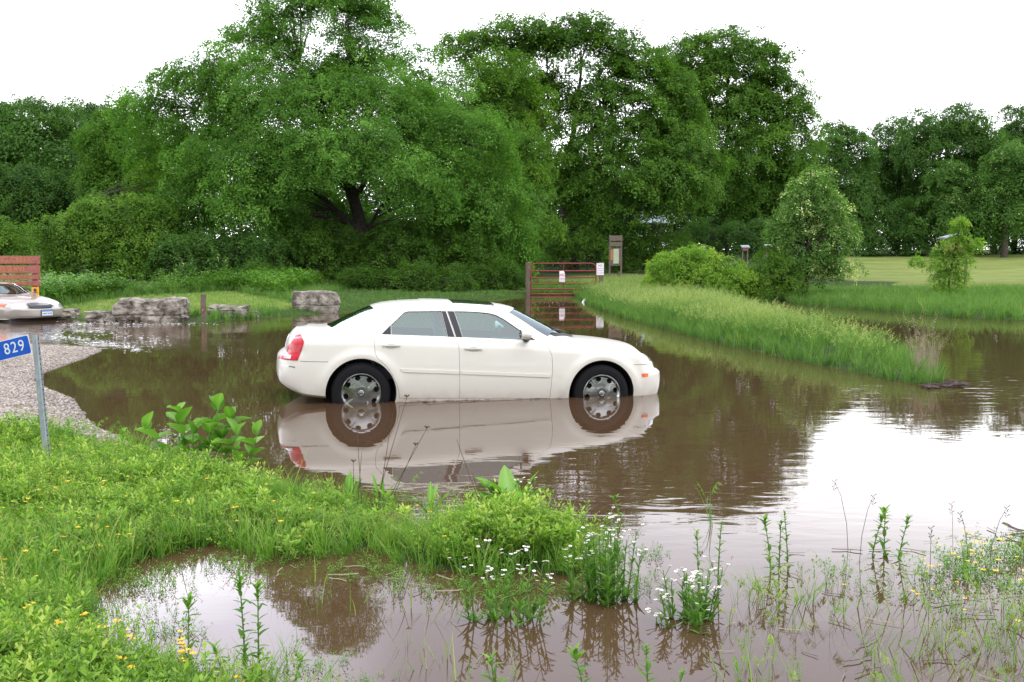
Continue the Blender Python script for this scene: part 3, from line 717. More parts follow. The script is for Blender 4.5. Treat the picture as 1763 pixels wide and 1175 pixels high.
def screen(base, top, hb, ht, bow_b, bow_t):
    def uv(u, v):
        xb = base + bow_b * (v * v); xt = top + bow_t * (v * v)
        return xb + (xt - xb) * u, v * (hb + (ht - hb) * u)
    def outline(_):
        n = 16
        return [uv(0, -1 + 2 * i / n) for i in range(n + 1)] + [uv(1, 1 - 2 * i / n) for i in range(n + 1)]
    return uv, outline
ws_uv, ws_out = screen(2.76, 2.035, .715, .555, -.40, -.15)
rw_uv, rw_out = screen(-.405, .145, .665, .515, .085, .035)
wspec = dict(cavity=(-.22, 2.52), windshield=ws_out, windshield_uv=ws_uv, windshield_z=1.0, rear_window=rw_out, rear_window_uv=rw_uv, rear_window_z=1.07,
    glass={'rear': [(.365, 1.082), (.365, 1.20), (.52, 1.34), (.545, 1.355), (.585, 1.364), (1.0, 1.374), (1.062, 1.066)],
           'front': [(1.165, 1.374), (1.30, 1.374), (1.45, 1.370), (1.60, 1.358), (1.70, 1.335), (1.79, 1.29), (2.17, 1.035), (1.94, 1.04), (1.255, 1.06)]},
    doors={'rear': [(.15, .97), (.16, 1.06), (.19, 1.115), (.43, 1.352), (.47, 1.38), (.52, 1.395), (.70, 1.413), (1.06, 1.421), (1.165, 1.05), (1.20, .93), (1.22, .30), (.47, .30), (.46, .39), (.43, .49), (.38, .59), (.32, .68), (.25, .755), (.19, .80), (.163, .86)],
           'front': [(1.06, 1.421), (1.34, 1.416), (1.58, 1.400), (1.72, 1.372), (1.82, 1.318), (2.25, 1.025), (2.34, .945), (2.385, .85), (2.395, .68), (2.375, .30), (1.22, .30), (1.20, .93), (1.165, 1.05)]},
    trim={'rear': [[(.245, 1.087), (.36, 1.198), (.36, 1.085)], [(1.004, 1.374), (1.058, 1.374), (1.152, 1.062), (1.066, 1.066)]],
          'front': [[(1.078, 1.374), (1.161, 1.374), (1.251, 1.06), (1.172, 1.062)], [(2.11, 1.085), (2.185, 1.035), (2.09, 1.038)]]},
    handles={'rear': (.25, .47, .955), 'front': (1.27, 1.49, .925)},
    mould={'rear': [(.475, .672), (1.205, .648), (1.207, .608), (.50, .628)], 'front': [(1.232, .647), (2.37, .61), (2.36, .572), (1.232, .607)]},
    grooves=[(-.74, -.405, .745), (3.47, 3.66, .735)], pocket=mat('handle_pocket_shade', (0.40, 0.385, 0.34), 0.5))  # pocket patch in darker paint, painting the shade behind the handle

YAW, NOSE = R(10.57), R(1.45)
wm = Euler((0, NOSE, YAW)).to_matrix()
wcontact = Vector((-1.8486, 13.3608, 0.1245))
white = thing('white_saloon_car', 'cream white four door saloon car stranded in brown flood water up to its sills', 'car',
              wcontact - wm @ Vector((0, -.93, .365)), (0, NOSE, YAW))
bvh, body, pure = make_saloon(white, WS, M['paint'], wspec)

def shell_piece(name, pure, outline, h0, h1, material, parent, shift=(0, 0, 0), f=XZ):
    o = obj('tool_p', pure.copy()); t = tool(outline, h0, h1, f); boolean(o, t, 'INTERSECT'); me = o.data; drop(o, t)
    me.name = name; me.materials.clear(); me.materials.append(material)
    for p in me.polygons: p.material_index = 0
    me.transform(Matrix.Translation(shift)); shade(me, 32)
    return obj(name, me, parent)
tail = [(-.735, 1.07), (-.69, .99), (-.692, .965), (-.762, .755), (-1.2, .755), (-1.2, .80), (-.93, .83), (-.87, .93), (-.80, 1.035)]
for sd in (-1, 1):
    tl_ = shell_piece('taillight', pure, tail, sd * .52, sd * 1.2, M['red_lens'], white, (-.006, sd * .006, 0))
    shell_piece('reverse_lamp', pure, [(-.845, .772), (-.838, .815), (-.93, .82), (-.93, .772)], sd * .60, sd * 1.2, M['clear_lens'], tl_, (-.009, sd * .009, 0))
    shell_piece('headlight', pure, [(3.72, .80), (3.70, .74), (3.72, .672), (4.2, .672), (4.2, .80)], sd * .45, sd * 1.2, M['clear_lens'], white, (.004, sd * .003, 0))
    mk = surf_patch('side_marker', bvh, [(3.585, .618), (3.68, .622), (3.68, .578), (3.595, .575)], M['amber_lens'], white, sd, .005, .01, .03)
    surf_patch('bumper_strip', bvh, [(-.97, .695), (-.80, .678), (-.80, .666), (-.97, .683)], M['chrome'], white, sd, .004, .008, .04)
    # door mirror with its black foot
    mb = MB(); mb.lathe([(.001, -.085), (.04, -.082), (.062, -.06), (.07, -.02), (.068, .02), (.055, .06), (.03, .08), (.001, .084)], 20, 'Y')
    me_ = mb.mesh('side_mirror', M['paint'], 60); me_.transform(Matrix.Translation((2.03, sd * .985, 1.115)) @ Matrix.Diagonal((1.05, 1.15, .92, 1))); mi = obj('side_mirror', me_, white)
    mb = MB(); mb.tube([(2.07, sd * .80, 1.04), (2.055, sd * .87, 1.045), (2.04, sd * .95, 1.065)], [.05, .035, .03], 10); mb.build('mirror_foot', M['black'], white, 50)
    mb = MB(); mb.lathe([(.001, 0), (.06, 0), (.06, .004), (.001, .004)], 20, 'X'); g_ = mb.build('mirror_glass', M['glass_roof'], mi, 40); g_.location = (2.03 - .072, sd * .985, 1.115)
surf_patch('grille', bvh, [(-.36, .66), (.36, .66), (.42, .80), (.34, .835), (-.34, .835), (-.42, .80)], M['chrome'], white, 1, .012, .03, .06, 'X')
surf_patch('grille_mesh', bvh, [(-.325, .675), (.325, .675), (.37, .79), (.31, .815), (-.31, .815), (-.37, .79)], M['black'], white, 1, .017, .02, .06, 'X')
surf_patch('rear_plate', bvh, [(-.16, .86), (.16, .86), (.16, 1.01), (-.16, 1.01)], M['plate'], white, 1, .006, .01, .08, 'XR')
# sunroof: dark glass panel, white edge behind it
def roof_panel(name, x0, x1, hy, mat_, lift, th):
    V = []; F = []; NX, NY = 10, 12
    for lv in (lift, lift - th):
        for j in range(NY + 1):
            for i in range(NX + 1):
                x, y = x0 + (x1 - x0) * i / NX, -hy + 2 * hy * j / NY; h = bvh.ray_cast(Vector((x, y, 3)), Vector((0, 0, -1)), 5)[0]; V.append((x, y, h.z + lv))
    n0 = (NX + 1) * (NY + 1)
    for j in range(NY):
        for i in range(NX):
            a = j * (NX + 1) + i; F.append((a, a + 1, a + NX + 2, a + NX + 1)); F.append((a + n0, a + NX + 1 + n0, a + NX + 2 + n0, a + 1 + n0))
    ed = [i for i in range(NX + 1)] + [j * (NX + 1) + NX for j in range(1, NY + 1)] + [NY * (NX + 1) + i for i in range(NX - 1, -1, -1)] + [j * (NX + 1) for j in range(NY - 1, 0, -1)]
    for k in range(len(ed)): a, b_ = ed[k], ed[(k + 1) % len(ed)]; F.append((b_, a, a + n0, b_ + n0))
    mb = MB(); mb.add(V, F); return mb.build(name, mat_, white, 40)
roof_panel('sunroof', 1.17, 1.72, .42, M['glass_roof'], .004, .02)
roof_panel('sunroof_cover', .80, 1.155, .43, M['paint'], .010, .02)
# cowl and wipers
mb = MB()
V = []; F = []
for j in range(17):
    y = -.66 + 1.32 * j / 16; xb, _ = ws_uv(0, y / .715)
    for dx in (-.005, .10 - .03 * (y / .66) ** 2):
        h = bvh.ray_cast(Vector((xb + dx, y, 3)), Vector((0, 0, -1)), 5)[0]; V.append((xb + dx, y, h.z + .006))
for j in range(16): F.append((2 * j, 2 * j + 1, 2 * j + 3, 2 * j + 2))
mb.add(V, F); mb.build('cowl', M['black'], white, 50)
for y0_, y1_ in ((-.55, .02), (-.02, .5)):
    mb = MB(); P = []
    for q in np.linspace(0, 1, 8):
        y = y0_ + (y1_ - y0_) * q; xb, _ = ws_uv(.10 * (1 - q) + .03, y / .70); h = bvh.ray_cast(Vector((xb, y, 3)), Vector((0, 0, -1)), 5)[0]; P.append((xb + .02, y, h.z + .018))
    mb.tube(P, .009, 6); mb.build('wiper', M['black'], white, 60)
# cabin
st = seat_mesh()
for x, y, w_ in ((1.42, -.38, 1), (1.42, .38, 1), (.48, -.36, 1), (.48, .36, 1)):
    s_ = obj('seat', st, white); s_.location = (x, y, .42)
mb = MB(); mb.box((2.25, 0, .86), (.52, 1.38, .22)); mb.build('dashboard', M['cabin_dark'], white, 50, .05)
mb = MB(); P = [(0, .185 * math.cos(a), .185 * math.sin(a)) for a in np.linspace(0, 2 * math.pi, 25)]; mb.tube(P, .014, 8, False); mb.tube([(0, -.18, 0), (0, .18, 0)], .015, 6); mb.tube([(0, 0, 0), (.25, 0, 0)], .03, 8)
sw = mb.build('steering_wheel', M['cabin_dark'], white, 60); sw.location = (1.86, .38, .96); sw.rotation_euler = (0, R(25), 0)
mb = MB(); mb.box((0, 0, 0), (.02, .22, .06)); rv = mb.build('rear_view_mirror', M['black'], white, 50, .01); rv.location = (2.02, 0, 1.335)
wheel = make_wheel(white, -1, 8)
for x in WS.hubs:
    for sd in (-1, 1): add_wheel(wheel, white, x, sd * .815, .365, sd)

# ---- tan saloon pushing through the water at the left
def tan_shape():
    s = Shape(x0=-1.10, x1=3.86, hubs=(0.0, 2.77), hub_z=.33, arch_r=.37, flare=.004, lean=.62, upper=.07, bulge_r=.09, bulge_f=.10)
    s.W = pts((-1.10, .58), (-1.05, .68), (-.95, .77), (-.8, .845), (-.5, .90), (0, .925), (1, .93), (2.2, .925), (2.9, .91), (3.2, .885), (3.45, .84), (3.6, .79), (3.72, .72), (3.80, .645), (3.86, .54))
    s.zb = pts((-1.10, .38), (-.9, .30), (-.4, .24), (.4, .19), (2.6, .19), (3.4, .20), (3.86, .25))
    s.zs = pts((-1.10, .84), (0, .88), (2.2, .86), (3.0, .80), (3.5, .72), (3.86, .64))
    s.zB = pts((-1.10, .92), (0, .985), (1, .975), (2.1, .955), (2.6, .91), (3.1, .85), (3.5, .77), (3.86, .68))
    s.tuck = pts((-1.10, .17), (-.5, .13), (0, .11), (2.0, .11), (2.6, .16), (3.4, .18), (3.86, .14))
    s.E = pts((-1.10, .96), (-.6, 1.0), (-.2, 1.06), (.1, 1.22), (.4, 1.33), (.75, 1.385), (1.1, 1.395), (1.4, 1.37), (1.7, 1.25), (2.0, 1.07), (2.3, .975), (2.6, .935), (3.1, .872), (3.5, .79), (3.86, .695))
    s.C = pts((-1.10, 1.01), (-.7, 1.055), (-.35, 1.06), (-.1, 1.14), (.2, 1.30), (.5, 1.40), (.8, 1.435), (1.2, 1.44), (1.5, 1.42), (1.7, 1.37), (2.0, 1.22), (2.3, 1.06), (2.45, 1.0), (2.9, .955), (3.3, .89), (3.6, .81), (3.78, .75), (3.86, .70))
    s.xr = pts((.25, -.95), (.4, -1.05), (.55, -1.10), (.7, -1.06), (1.05, -.95)); s.xf = pts((.18, 3.70), (.25, 3.80), (.30, 3.86), (.56, 3.87), (.60, 3.80), (.70, 3.77), (.76, 3.70), (.82, 3.60))
    return s
TS = tan_shape()
tws_uv, tws_out = screen(2.40, 1.72, .74, .56, -.36, -.17); trw_uv, trw_out = screen(-.30, .28, .68, .54, .10, .05)
tspec = dict(cavity=(-.10, 2.2), windshield=tws_out, windshield_uv=tws_uv, windshield_z=.97, rear_window=trw_out, rear_window_uv=trw_uv, rear_window_z=1.02,
    glass={'rear': [(.22, 1.02), (.42, 1.25), (.60, 1.32), (.92, 1.335), (.95, .995)], 'front': [(1.06, 1.335), (1.32, 1.32), (1.48, 1.26), (1.92, .985), (1.06, .995)]},
    doors={'rear': [(.12, .95), (.36, 1.27), (.55, 1.36), (.99, 1.375), (1.0, .97), (1.0, .28), (.42, .28), (.33, .5), (.20, .66), (.13, .78)],
           'front': [(1.0, 1.375), (1.30, 1.36), (1.50, 1.29), (2.05, .96), (2.12, .8), (2.12, .5), (2.10, .28), (1.0, .28), (1.0, .97)]},
    trim={'rear': [], 'front': []}, handles={'rear': (.22, .38, .90), 'front': (1.1, 1.27, .89)}, mould={}, grooves=[], pocket=M['tan_paint'])
TY = R(-38); fr = G(72, 567, -.22); tm = Euler((0, 0, TY)).to_matrix()
tloc = Vector((fr[0], fr[1], 0)) - tm @ Vector((3.86, 0, 0)); tloc.z = -.12
tan = thing('tan_saloon_car', 'tan older saloon car with a plate on its bumper driving through the flood water', 'car', tloc, (0, 0, TY)); tan.scale = (1, 1, .80)
tb, tbody, tpure = make_saloon(tan, TS, M['tan_paint'], tspec)
for sd in (-1, 1):
    shell_piece('headlight', tpure, [(3.50, .63), (3.47, .725), (3.6, .765), (4.3, .765), (4.3, .585), (3.6, .595)], sd * .40, sd * 1.2, M['clear_lens'], tan, (.004, sd * .004, 0))
    shell_piece('corner_lamp', tpure, [(3.26, .665), (3.25, .73), (3.48, .745), (3.50, .645)], sd * .5, sd * 1.2, M['amber_lens'], tan, (.004, sd * .004, 0))
    mb = MB(); mb.box((0, 0, 0), (.11, .20, .14)); o_ = mb.build('side_mirror', M['tan_paint'], tan, 60, .035); o_.location = (1.78, sd * .96, 1.03)
    mb = MB(); mb.tube([(0, -sd * .16, -.05), (0, sd * .02, -.02)], .03, 8); mb.build('mirror_foot', M['black'], o_, 60)
ov = [(.37 * math.copysign(abs(math.cos(a)) ** .7, math.cos(a)),   .680 + .098 * math.copysign(abs(math.sin(a)) ** .8, math.sin(a))) for a in np.linspace(0, 2 * math.pi, 28, endpoint=False)]
surf_patch('grille', tb, ov, M['chrome'], tan, 1, .012, .03, .06, 'X')
surf_patch('grille_mesh', tb, [(y * .94, .680 + (z - .680) * .84) for y, z in ov], mat('dark_grille_mesh', (.02, .023, .026), .4), tan, 1, .034, .03, .06, 'X')
surf_patch('bumper_slot', tb, [(-.62, .275), (.62, .275), (.62, .335), (-.62, .335)], M['black'], tan, 1, .004, .02, .08, 'X')
surf_patch('bumper_lip', tb, [(-.70, .255), (.70, .255), (.70, .272), (-.70, .272)], M['tan_paint'], tan, 1, .03, .05, .08, 'X')
mb = MB(); mb.box((1.4, 0, .17), (4.5, 1.5, .16)); mb.build('underbody_shade', M['black'], tan)  # black underside block, also painting the shade below the bumper
pl = MB(); pl.box((0, 0, 0), (.008, .305, .18)); plate = pl.build('licence_plate', M['plate'], tan); _h = tb.ray_cast(Vector((6, .10, .43)), Vector((-1, 0, 0)), 5)[0]; plate.location = (_h.x + .03, .10, .43)
pb = MB(); pb.box((.0055, 0, .066), (.003, .300, .044)); pb.build('plate_band', M['plate_blue'], plate)
for word, yo in (('VBK', -.068), ('330', .068)):
    tx = obj('lettering', text_mesh('lettering', word, .080, M['ink']), plate); tx.location = (.0065, yo, -.022); tx.rotation_euler = (R(90), 0, R(90))
pf = MB(); pf.box((-.012, 0, 0), (.016, .34, .21)); pf.build('plate_holder', M['black'], plate)
for y_ in (-.3, .25):
    mb = MB(); P = []
    for q in np.linspace(0, 1, 8):
        y = y_ - .28 + .52 * q; xb, _ = tws_uv(.03 + .06 * (1 - q), y / .74); h = tb.ray_cast(Vector((xb, y, 3)), Vector((0, 0, -1)), 5)[0]; P.append((xb, y, h.z + .015))
    mb.tube(P, .009, 6); mb.build('wiper', M['black'], tan, 60)
for x, y in ((1.15, -.36), (1.15, .36)): s_ = obj('seat', st, tan); s_.location = (x, y, .34)
mb = MB(); mb.box((1.95, 0, .80), (.5, 1.35, .2)); mb.build('dashboard', M['cabin_dark'], tan, 50, .05)
w2 = make_wheel(tan, -1, 8, .33, .20)
for x in TS.hubs:
    for sd in (-1, 1): add_wheel(w2, tan, x, sd * .80, .33, sd)

# ------------------------------------------------------------------ signs, gate, posts, rocks
# house-number sign on a steel post, leaning a little
p0 = GT(84, 806); pt = AT(59, 577, p0[1])
post = thing('address_sign', 'blue house number sign reading 829 on a leaning grey steel post in the near grass', 'sign', (p0[0], p0[1], p0[2] - .25))
d0 = Vector((pt[0] - p0[0], pt[1] - p0[1], pt[2] - p0[2] + .25)); L0 = d0.length
lean = math.atan2(d0.x, d0.z); post.rotation_euler = (0, lean, 0)
mb = MB(); w_ = .030   # U channel: web plus two flanges with lips
prof = [(-w_, .020), (-w_ + .012, .020), (-w_ + .016, -.006), (w_ - .016, -.006), (w_ - .012, .020), (w_, .020), (w_, .016), (w_ - .009, .016), (w_ - .013, -.010), (-w_ + .013, -.010), (-w_ + .009, .016), (-w_, .016)]
mb.prism(prof, lambda u, v, h: (u, v, h), 0, L0); mb.build('post', M['galv'], post)
holes = MB()
for k in range(24):
    z = L0 - .03 - .042 * k
    if z > .3: holes.prism([(.0215 + .0042 * math.cos(a), z + .0055 * math.sin(a)) for a in np.linspace(0, 2 * math.pi, 10, endpoint=False)], lambda u, v, h: (u + .003, h, v), .0122, .0132)
ho = holes.build('bolt_holes', M['liner'], post); ho['kind'] = 'stuff'
pw, ph = .46, .158
pn = thing('x', None, None); pn.parent = post; pn.name = 'number_plate_mount'
drop(pn)
mb = MB(); mb.prism([(-pw, -ph / 2), (0, -ph / 2), (0, ph / 2), (-pw, ph / 2)], XZ, -.0015, .0015)
pn = mb.build('number_plate', M['sign_white'], post); pn.location = (-.031, -.022, L0 - .069); pn.rotation_euler = (0, R(-13) - lean, R(-16))
def rrect(x0, x1, y0, y1, r, n=5):
    out = []
    for cx, cy, a0 in ((x1 - r, y0 + r, -90), (x1 - r, y1 - r, 0), (x0 + r, y1 - r, 90), (x0 + r, y0 + r, 180)):
        out += [(cx + r * math.cos(R(a0 + 90 * k / n)), cy + r * math.sin(R(a0 + 90 * k / n))) for k in range(n + 1)]
    return out
mb = MB(); mb.prism(rrect(-pw + .006, -.006, -ph / 2 + .006, ph / 2 - .006, .018), XZ, -.0018, -.0032); mb.build('blue_face', M['sign_blue'], pn)
tx = obj('number', text_mesh('number', '829', .128, M['sign_white'], .0006, 'RIGHT', .98, 1.16), pn); tx.location = (-.052, -.0045, .0); tx.rotation_euler = (R(90), 0, 0)
mb = MB()
for x_, z_ in ((.010, .03), (.010, -.03)): mb.lathe([(.001, -.006), (.007, -.005), (.008, 0)], 10, 'Y', (x_, -.004, z_ + L0 - .10))
bo = mb.build('bolts', M['galv'], post); bo['kind'] = 'stuff'

# brown board sign behind the tan car
sp = GT(30, 538); sd_ = sp[1]
a0, a1 = AT(-108, 520, sd_), AT(71, 520, sd_); sw_ = a1[0] - a0[0]
sg = thing('reserve_sign', 'brown four board reserve sign with orange routed letters behind the tan car', 'sign', ((a0[0] + a1[0]) / 2, sd_, hz((a0[0] + a1[0]) / 2, sd_)))
bz = sg.location.z
rows = [(441, 454.5, 'SPRING CREEK', .80), (457.5, 471, 'PRESERVE', .80), (473.5, 481.5, 'LINES COUNTY', .74), (484.5, 492.5, 'CONSERVATION BOARD', .70)]
for ya, yb, tx_, f_ in rows:
    za, zb_ = AT(30, ya, sd_)[2] - bz, AT(30, yb, sd_)[2] - bz
    mb = MB(); mb.box((0, 0, (za + zb_) / 2), (sw_, .05, za - zb_)); bd = mb.build('board', M['brown_wood'], sg, bevel=.008)
    hh = za - zb_; t_ = text_mesh('lettering', tx_, hh * .98, M['routed'], .002, 'RIGHT', .95); to = obj('lettering', t_, bd); to.location = (sw_ / 2 - (.22 if 'SPRING' in tx_ else .40), -.0275, (za + zb_) / 2); to.rotation_euler = (R(90), 0, 0)
for sx in (-1, 1):
    zt = AT(30, 443, sd_)[2] - bz
    mb = MB(); mb.box((sx * sw_ * .44, .075, zt / 2 - .15), (.14, .10, zt + .3)); mb.build('post', M['brown_wood'], sg)
yp = sd_ + .25; ya = AT(65, 494, yp); yb = AT(78, 515, yp)
ys_ = thing('notice_post', 'small orange yellow notice on a post beneath the brown reserve sign', 'sign', ((ya[0] + yb[0]) / 2, yp - .42, hz(ya[0], yp - .42)))
zz = ys_.location.z
mb = MB(); mb.box((0, 0, (ya[2] + yb[2]) / 2 - zz), (yb[0] - ya[0], .01, ya[2] - yb[2])); pn2 = mb.build('notice_panel', M['yellow_sign'], ys_)
mb = MB(); mb.box((0, .03, (ya[2] - zz) / 2 - .12), (.07, .045, ya[2] - zz + .2)); mb.build('post', M['old_wood'], ys_)
hm = ya[2] - yb[2]; cz = (ya[2] + yb[2]) / 2 - zz
mb = MB(); mb.box((0, -.007, cz + .08 * hm), ((yb[0] - ya[0]) * .72, .003, hm * .06)); mb.prism([(.05 * math.cos(a), cz + .26 * hm + .05 * math.sin(a)) for a in np.linspace(0, 2 * math.pi, 14, endpoint=False)], XZ, -.0055, -.0085)
mb.build('notice_mark', M['notice_dark'], pn2)
mb = MB(); mb.box((0, -.007, cz - .20 * hm), ((yb[0] - ya[0]) * .66, .003, hm * .10)); mb.build('notice_writing', M['gate_red'], pn2)

# boulders: chiselled blocks of pale limestone
def boulder(name, label, px0, px1, ytop, ybase, dy, seed, cracks=0, lump=.10, flat=.5):
    c = GT((px0 + px1) / 2, ybase); Y = c[1] + dy / 2
    w = (px1 - px0) * c[1] / FPX; h = AT((px0 + px1) / 2, ytop, c[1] + dy * .3)[2] - max(c[2], 0)
    r = np.random.default_rng(seed); bm = bmesh.new(); bmesh.ops.create_cube(bm, size=1)
    bmesh.ops.subdivide_edges(bm, edges=bm.edges[:], cuts=34, use_grid_fill=True)
    V = np.array([v.co[:] for v in bm.verts]); d = V / np.linalg.norm(V, axis=1)[:, None] * .62
    V = V * (1 - .28) + d * .28 * 1.1
    o_ = r.random(3) * 50
    N = lambda s_, k: vnoise(np.column_stack([V[:, 0] * 1.3 + V[:, 2] * .7 + o_[0], V[:, 1] * 1.1 - V[:, 2] * .8 + o_[1]]), s_, k) - .5
    N2 = lambda s_, k: vnoise(np.column_stack([V[:, 2] * 1.4 + V[:, 1] * .6 + o_[2], V[:, 0] * 1.2 + V[:, 1] * .5 + o_[0]]), s_, k) - .5
    k = 1 + lump * (N(2.2, seed) + N2(2.5, seed + 1)) * 1.6 + lump * .35 * (N(6, seed + 2) + N2(7, seed + 3)) + lump * .16 * (N(16, seed + 4) + N2(15, seed + 5))
    for q in range(cracks):     # upright splits and bedding steps
        cx = -.42 + .84 * (q + r.uniform(.2, .8)) / max(cracks, 1); cxl = cx + .05 * np.sin(V[:, 2] * 9 + q)
        k -= .10 * np.exp(-((V[:, 0] - cxl) / .022) ** 2)
    wob = .35 * N(3, seed + 6); ci = np.floor(V[:, 0] * (2.2 + .9 * cracks) + wob + 8).astype(int); cj = np.floor(V[:, 2] * 2.6 + wob * 1.3 + .15 * ci + 8).astype(int); ck = np.floor(V[:, 1] * 2.2 + wob + 8).astype(int)
    k += (r.random((64, 64, 64))[ci % 64, cj % 64, ck % 64] - .55) * lump * 1.1
    k -= .05 * np.exp(-((V[:, 2] + .12 + .03 * np.sin(V[:, 0] * 7)) / .03) ** 2)
    V = V * k[:, None]; V[:, 2] += .04 * (V[:, 0] * r.uniform(-1, 1))
    V *= np.array([w * .93, dy, h * 1.12]); V[:, 2] += h * .46
    for v, p in zip(bm.verts, V): v.co = p
    me = bpy.data.meshes.new(name); bm.to_mesh(me); bm.free(); me.materials.append(M['rock']); shade(me, 28)
    o = obj(name, me); o.location = (AT((px0 + px1) / 2, ybase, Y)[0], Y, max(c[2], 0) - .02); o.rotation_euler = (0, 0, r.uniform(-.12, .12))
    return tag(o, label, 'rock')
boulder('boulder', 'large grey cracked boulder at the water edge between low slab and wooden post', 205, 320, 516, 555, 1.1, 3, 3, .12)
boulder('boulder', 'low flat dark rock slab touching the left side of the large boulder', 155, 214, 536, 555, .8, 8, 1, .12)
boulder('boulder', 'pale boulder partly hidden behind the front corner of the tan car', 84, 132, 534, 551, .9, 12, 0, .14)
boulder('boulder', 'low rounded pale boulder sunk in grass just right of the wooden post', 362, 428, 527, 549, .9, 15, 1, .14)
boulder('boulder', 'tall square weathered limestone block standing in grass behind the white car', 504, 584, 502, 537, .75, 21, 1, .06)
boulder('boulder', 'small brownish stone at right end of the low grassy bank beside the gate', 428, 446, 536, 547, .3, 25, 0, .15)

def round_post(name, label, px, ytop, ybase, r, cat='post', group=None, extra=.3):
    c = GT(px, ybase); h = AT(px, ytop, c[1])[2] - c[2]
    mb = MB(); rr = random.Random(int(px)); k = 14; P = [(rr.uniform(-.006, .006), rr.uniform(-.006, .006), -extra + (h + extra) * i / k) for i in range(k + 1)]
    mb.tube(P, [r * rr.uniform(.93, 1.06) for _ in P], 12)
    o = obj(name, mb.mesh(name, M['old_wood'], 50)); o.location = c
    return tag(o, label, cat, group), c, h
pst, pc, phh = round_post('wooden_post', 'stubby round wooden post with orange mark standing in the water edge', 351, 507, 556, .075)
mb = MB(); mb.box((0, -.078, phh * .45), (.032, .012, .055)); mb.build('reflector', M['amber_lens'], pst)

# red tube gate between two posts
gl, gr_ = GT(912, 509), GT(1029, 505); gr_ = np.array([AT(1029, 480, gl[1])[0], gl[1] + .3, 0])
yaw = math.atan2(gr_[1] - gl[1], gr_[0] - gl[0]); gw = math.hypot(gr_[0] - gl[0], gr_[1] - gl[1])
gate = thing('tube_gate', 'red steel tube farm gate closed across the flooded track between two posts', 'gate', (gl[0], gl[1], 0), (0, 0, yaw))
gz = [AT(970, y_, gl[1])[2] for y_ in (454, 467, 478.5, 489, 498.5, 507)]
rt = .028
z1_ = gz[0]; z0_ = max(gz[-1], .03)
mb = MB(); rc = .22
fr_ = [(0.05, 0, z0_)] + [(0.05, 0, z1_ - rc)] + [(0.05 + rc - rc * math.cos(a), 0, z1_ - rc + rc * math.sin(a)) for a in np.linspace(.3, math.pi / 2, 5)] + [(gw - .05 - rc + rc * math.sin(a), 0, z1_ - rc + rc * math.cos(a)) for a in np.linspace(0, math.pi / 2 - .3, 5)] + [(gw - .05, 0, z1_ - rc), (gw - .05, 0, z0_)]
mb.tube(fr_, rt, 10); mb.build('frame', M['gate_red'], gate, 50)
for z_ in gz[1:]:
    mb = MB(); mb.tube([(.05, 0, z_), (gw - .05, 0, z_)], rt * (1.25 if z_ == gz[-1] else 1), 10); mb.build('rail', M['gate_red'], gate, 50)
for x_ in (gw * .5,):
    mb = MB(); mb.box((x_, -.005, (z0_ + z1_) / 2), (.03, .012, z1_ - z0_)); mb.build('upright', M['gate_red'], gate)
for z_ in (z1_ - .28, z0_ + .18):
    mb = MB(); mb.tube([(-.06, 0, z_), (.05, 0, z_)], .018, 8); mb.build('hinge', M['galv'], gate, 50)
na, nb_ = AT(963, 467, gl[1]), AT(973, 486, gl[1])
V = []; F = []
for j in range(9):
    z_ = na[2] + (nb_[2] - na[2]) * j / 8; b_ = .03 * math.sin(j / 8 * math.pi); x0_ = na[0] - gl[0] - .0 + .01 * (j < 2); x1_ = nb_[0] - gl[0] - (.05 * (1 - j / 3) ** 2 if j < 3 else 0)
    for q in (0, .5, 1): V.append((x0_ + (x1_ - x0_) * q, -.045 - b_ * .6 - .02 * math.sin(q * 3.14), z_))
for j in range(8):
    for q in range(2): a = j * 3 + q; F.append((a, a + 1, a + 4, a + 3))
n_ = len(V); V += [(x, y + .004, z) for x, y, z in V]; F += [tuple(i + n_ for i in f[::-1]) for f in F]
mb = MB(); mb.add(V, F); nt = mb.build('notice', M['notice'], gate, 60)
nw = nb_[0] - na[0]; nh = na[2] - nb_[2]; ncx = (na[0] + nb_[0]) / 2 - gl[0]
for tx_, q, s_, mm in (('NO', .36, .17, M['notice_red']), ('PARKING', .70, .058, M['notice_red'])):
    o_ = obj('notice_text', text_mesh('notice_text', tx_, s_ * 1.0, mm, .001), nt); o_.location = (ncx + .01, -.095, na[2] - nh * q); o_.rotation_euler = (R(90), 0, 0)
mb = MB(); mb.box((ncx + .005, -.0905, na[2] - nh * .70), (nw * .82, .002, .085)); 
lp, lc, lh = round_post('gate_post', 'dark round gate post at the left hinge end of the red gate', 909, 452, 509, .11)
rp_c = GT(1032, 500); zt = AT(1030, 454, gl[1])[2]
rpo = thing('gate_post', 'square dark gate post carrying a white notice at right end of red gate', 'post', (gr_[0] + .18, gr_[1] + .05, hz(gr_[0] + .18, gr_[1] + .05)))
mb = MB(); mb.box((0, 0, (zt - .05) / 2 - .2), (.17, .17, zt + .3)); mb.build('post', M['old_wood'], rpo, bevel=.015)
qa, qb = AT(1027, 453.5, gr_[1]), AT(1039.5, 474, gr_[1]); bz = rpo.location.z
mb = MB(); mb.box(((qa[0] + qb[0]) / 2 - rpo.location.x, -.098, (qa[2] + qb[2]) / 2 - bz), (qb[0] - qa[0], .012, qa[2] - qb[2])); nt2 = mb.build('notice', M['notice'], rpo, bevel=.004)
ncx, nh = (qa[0] + qb[0]) / 2 - rpo.location.x, qa[2] - qb[2]
for tx_, q, s_, mm in (('NO', .20, .13, M['notice_dark']), ('PARKING', .44, .068, M['notice_red']), ('IN FRONT', .62, .062, M['notice_dark']), ('OF GATE', .82, .075, M['notice_red'])):
    o_ = obj('notice_text', text_mesh('notice_text', tx_, s_, mm, .001), nt2); o_.location = (ncx, -.106, qa[2] - bz - nh * q); o_.rotation_euler = (R(90), 0, 0)

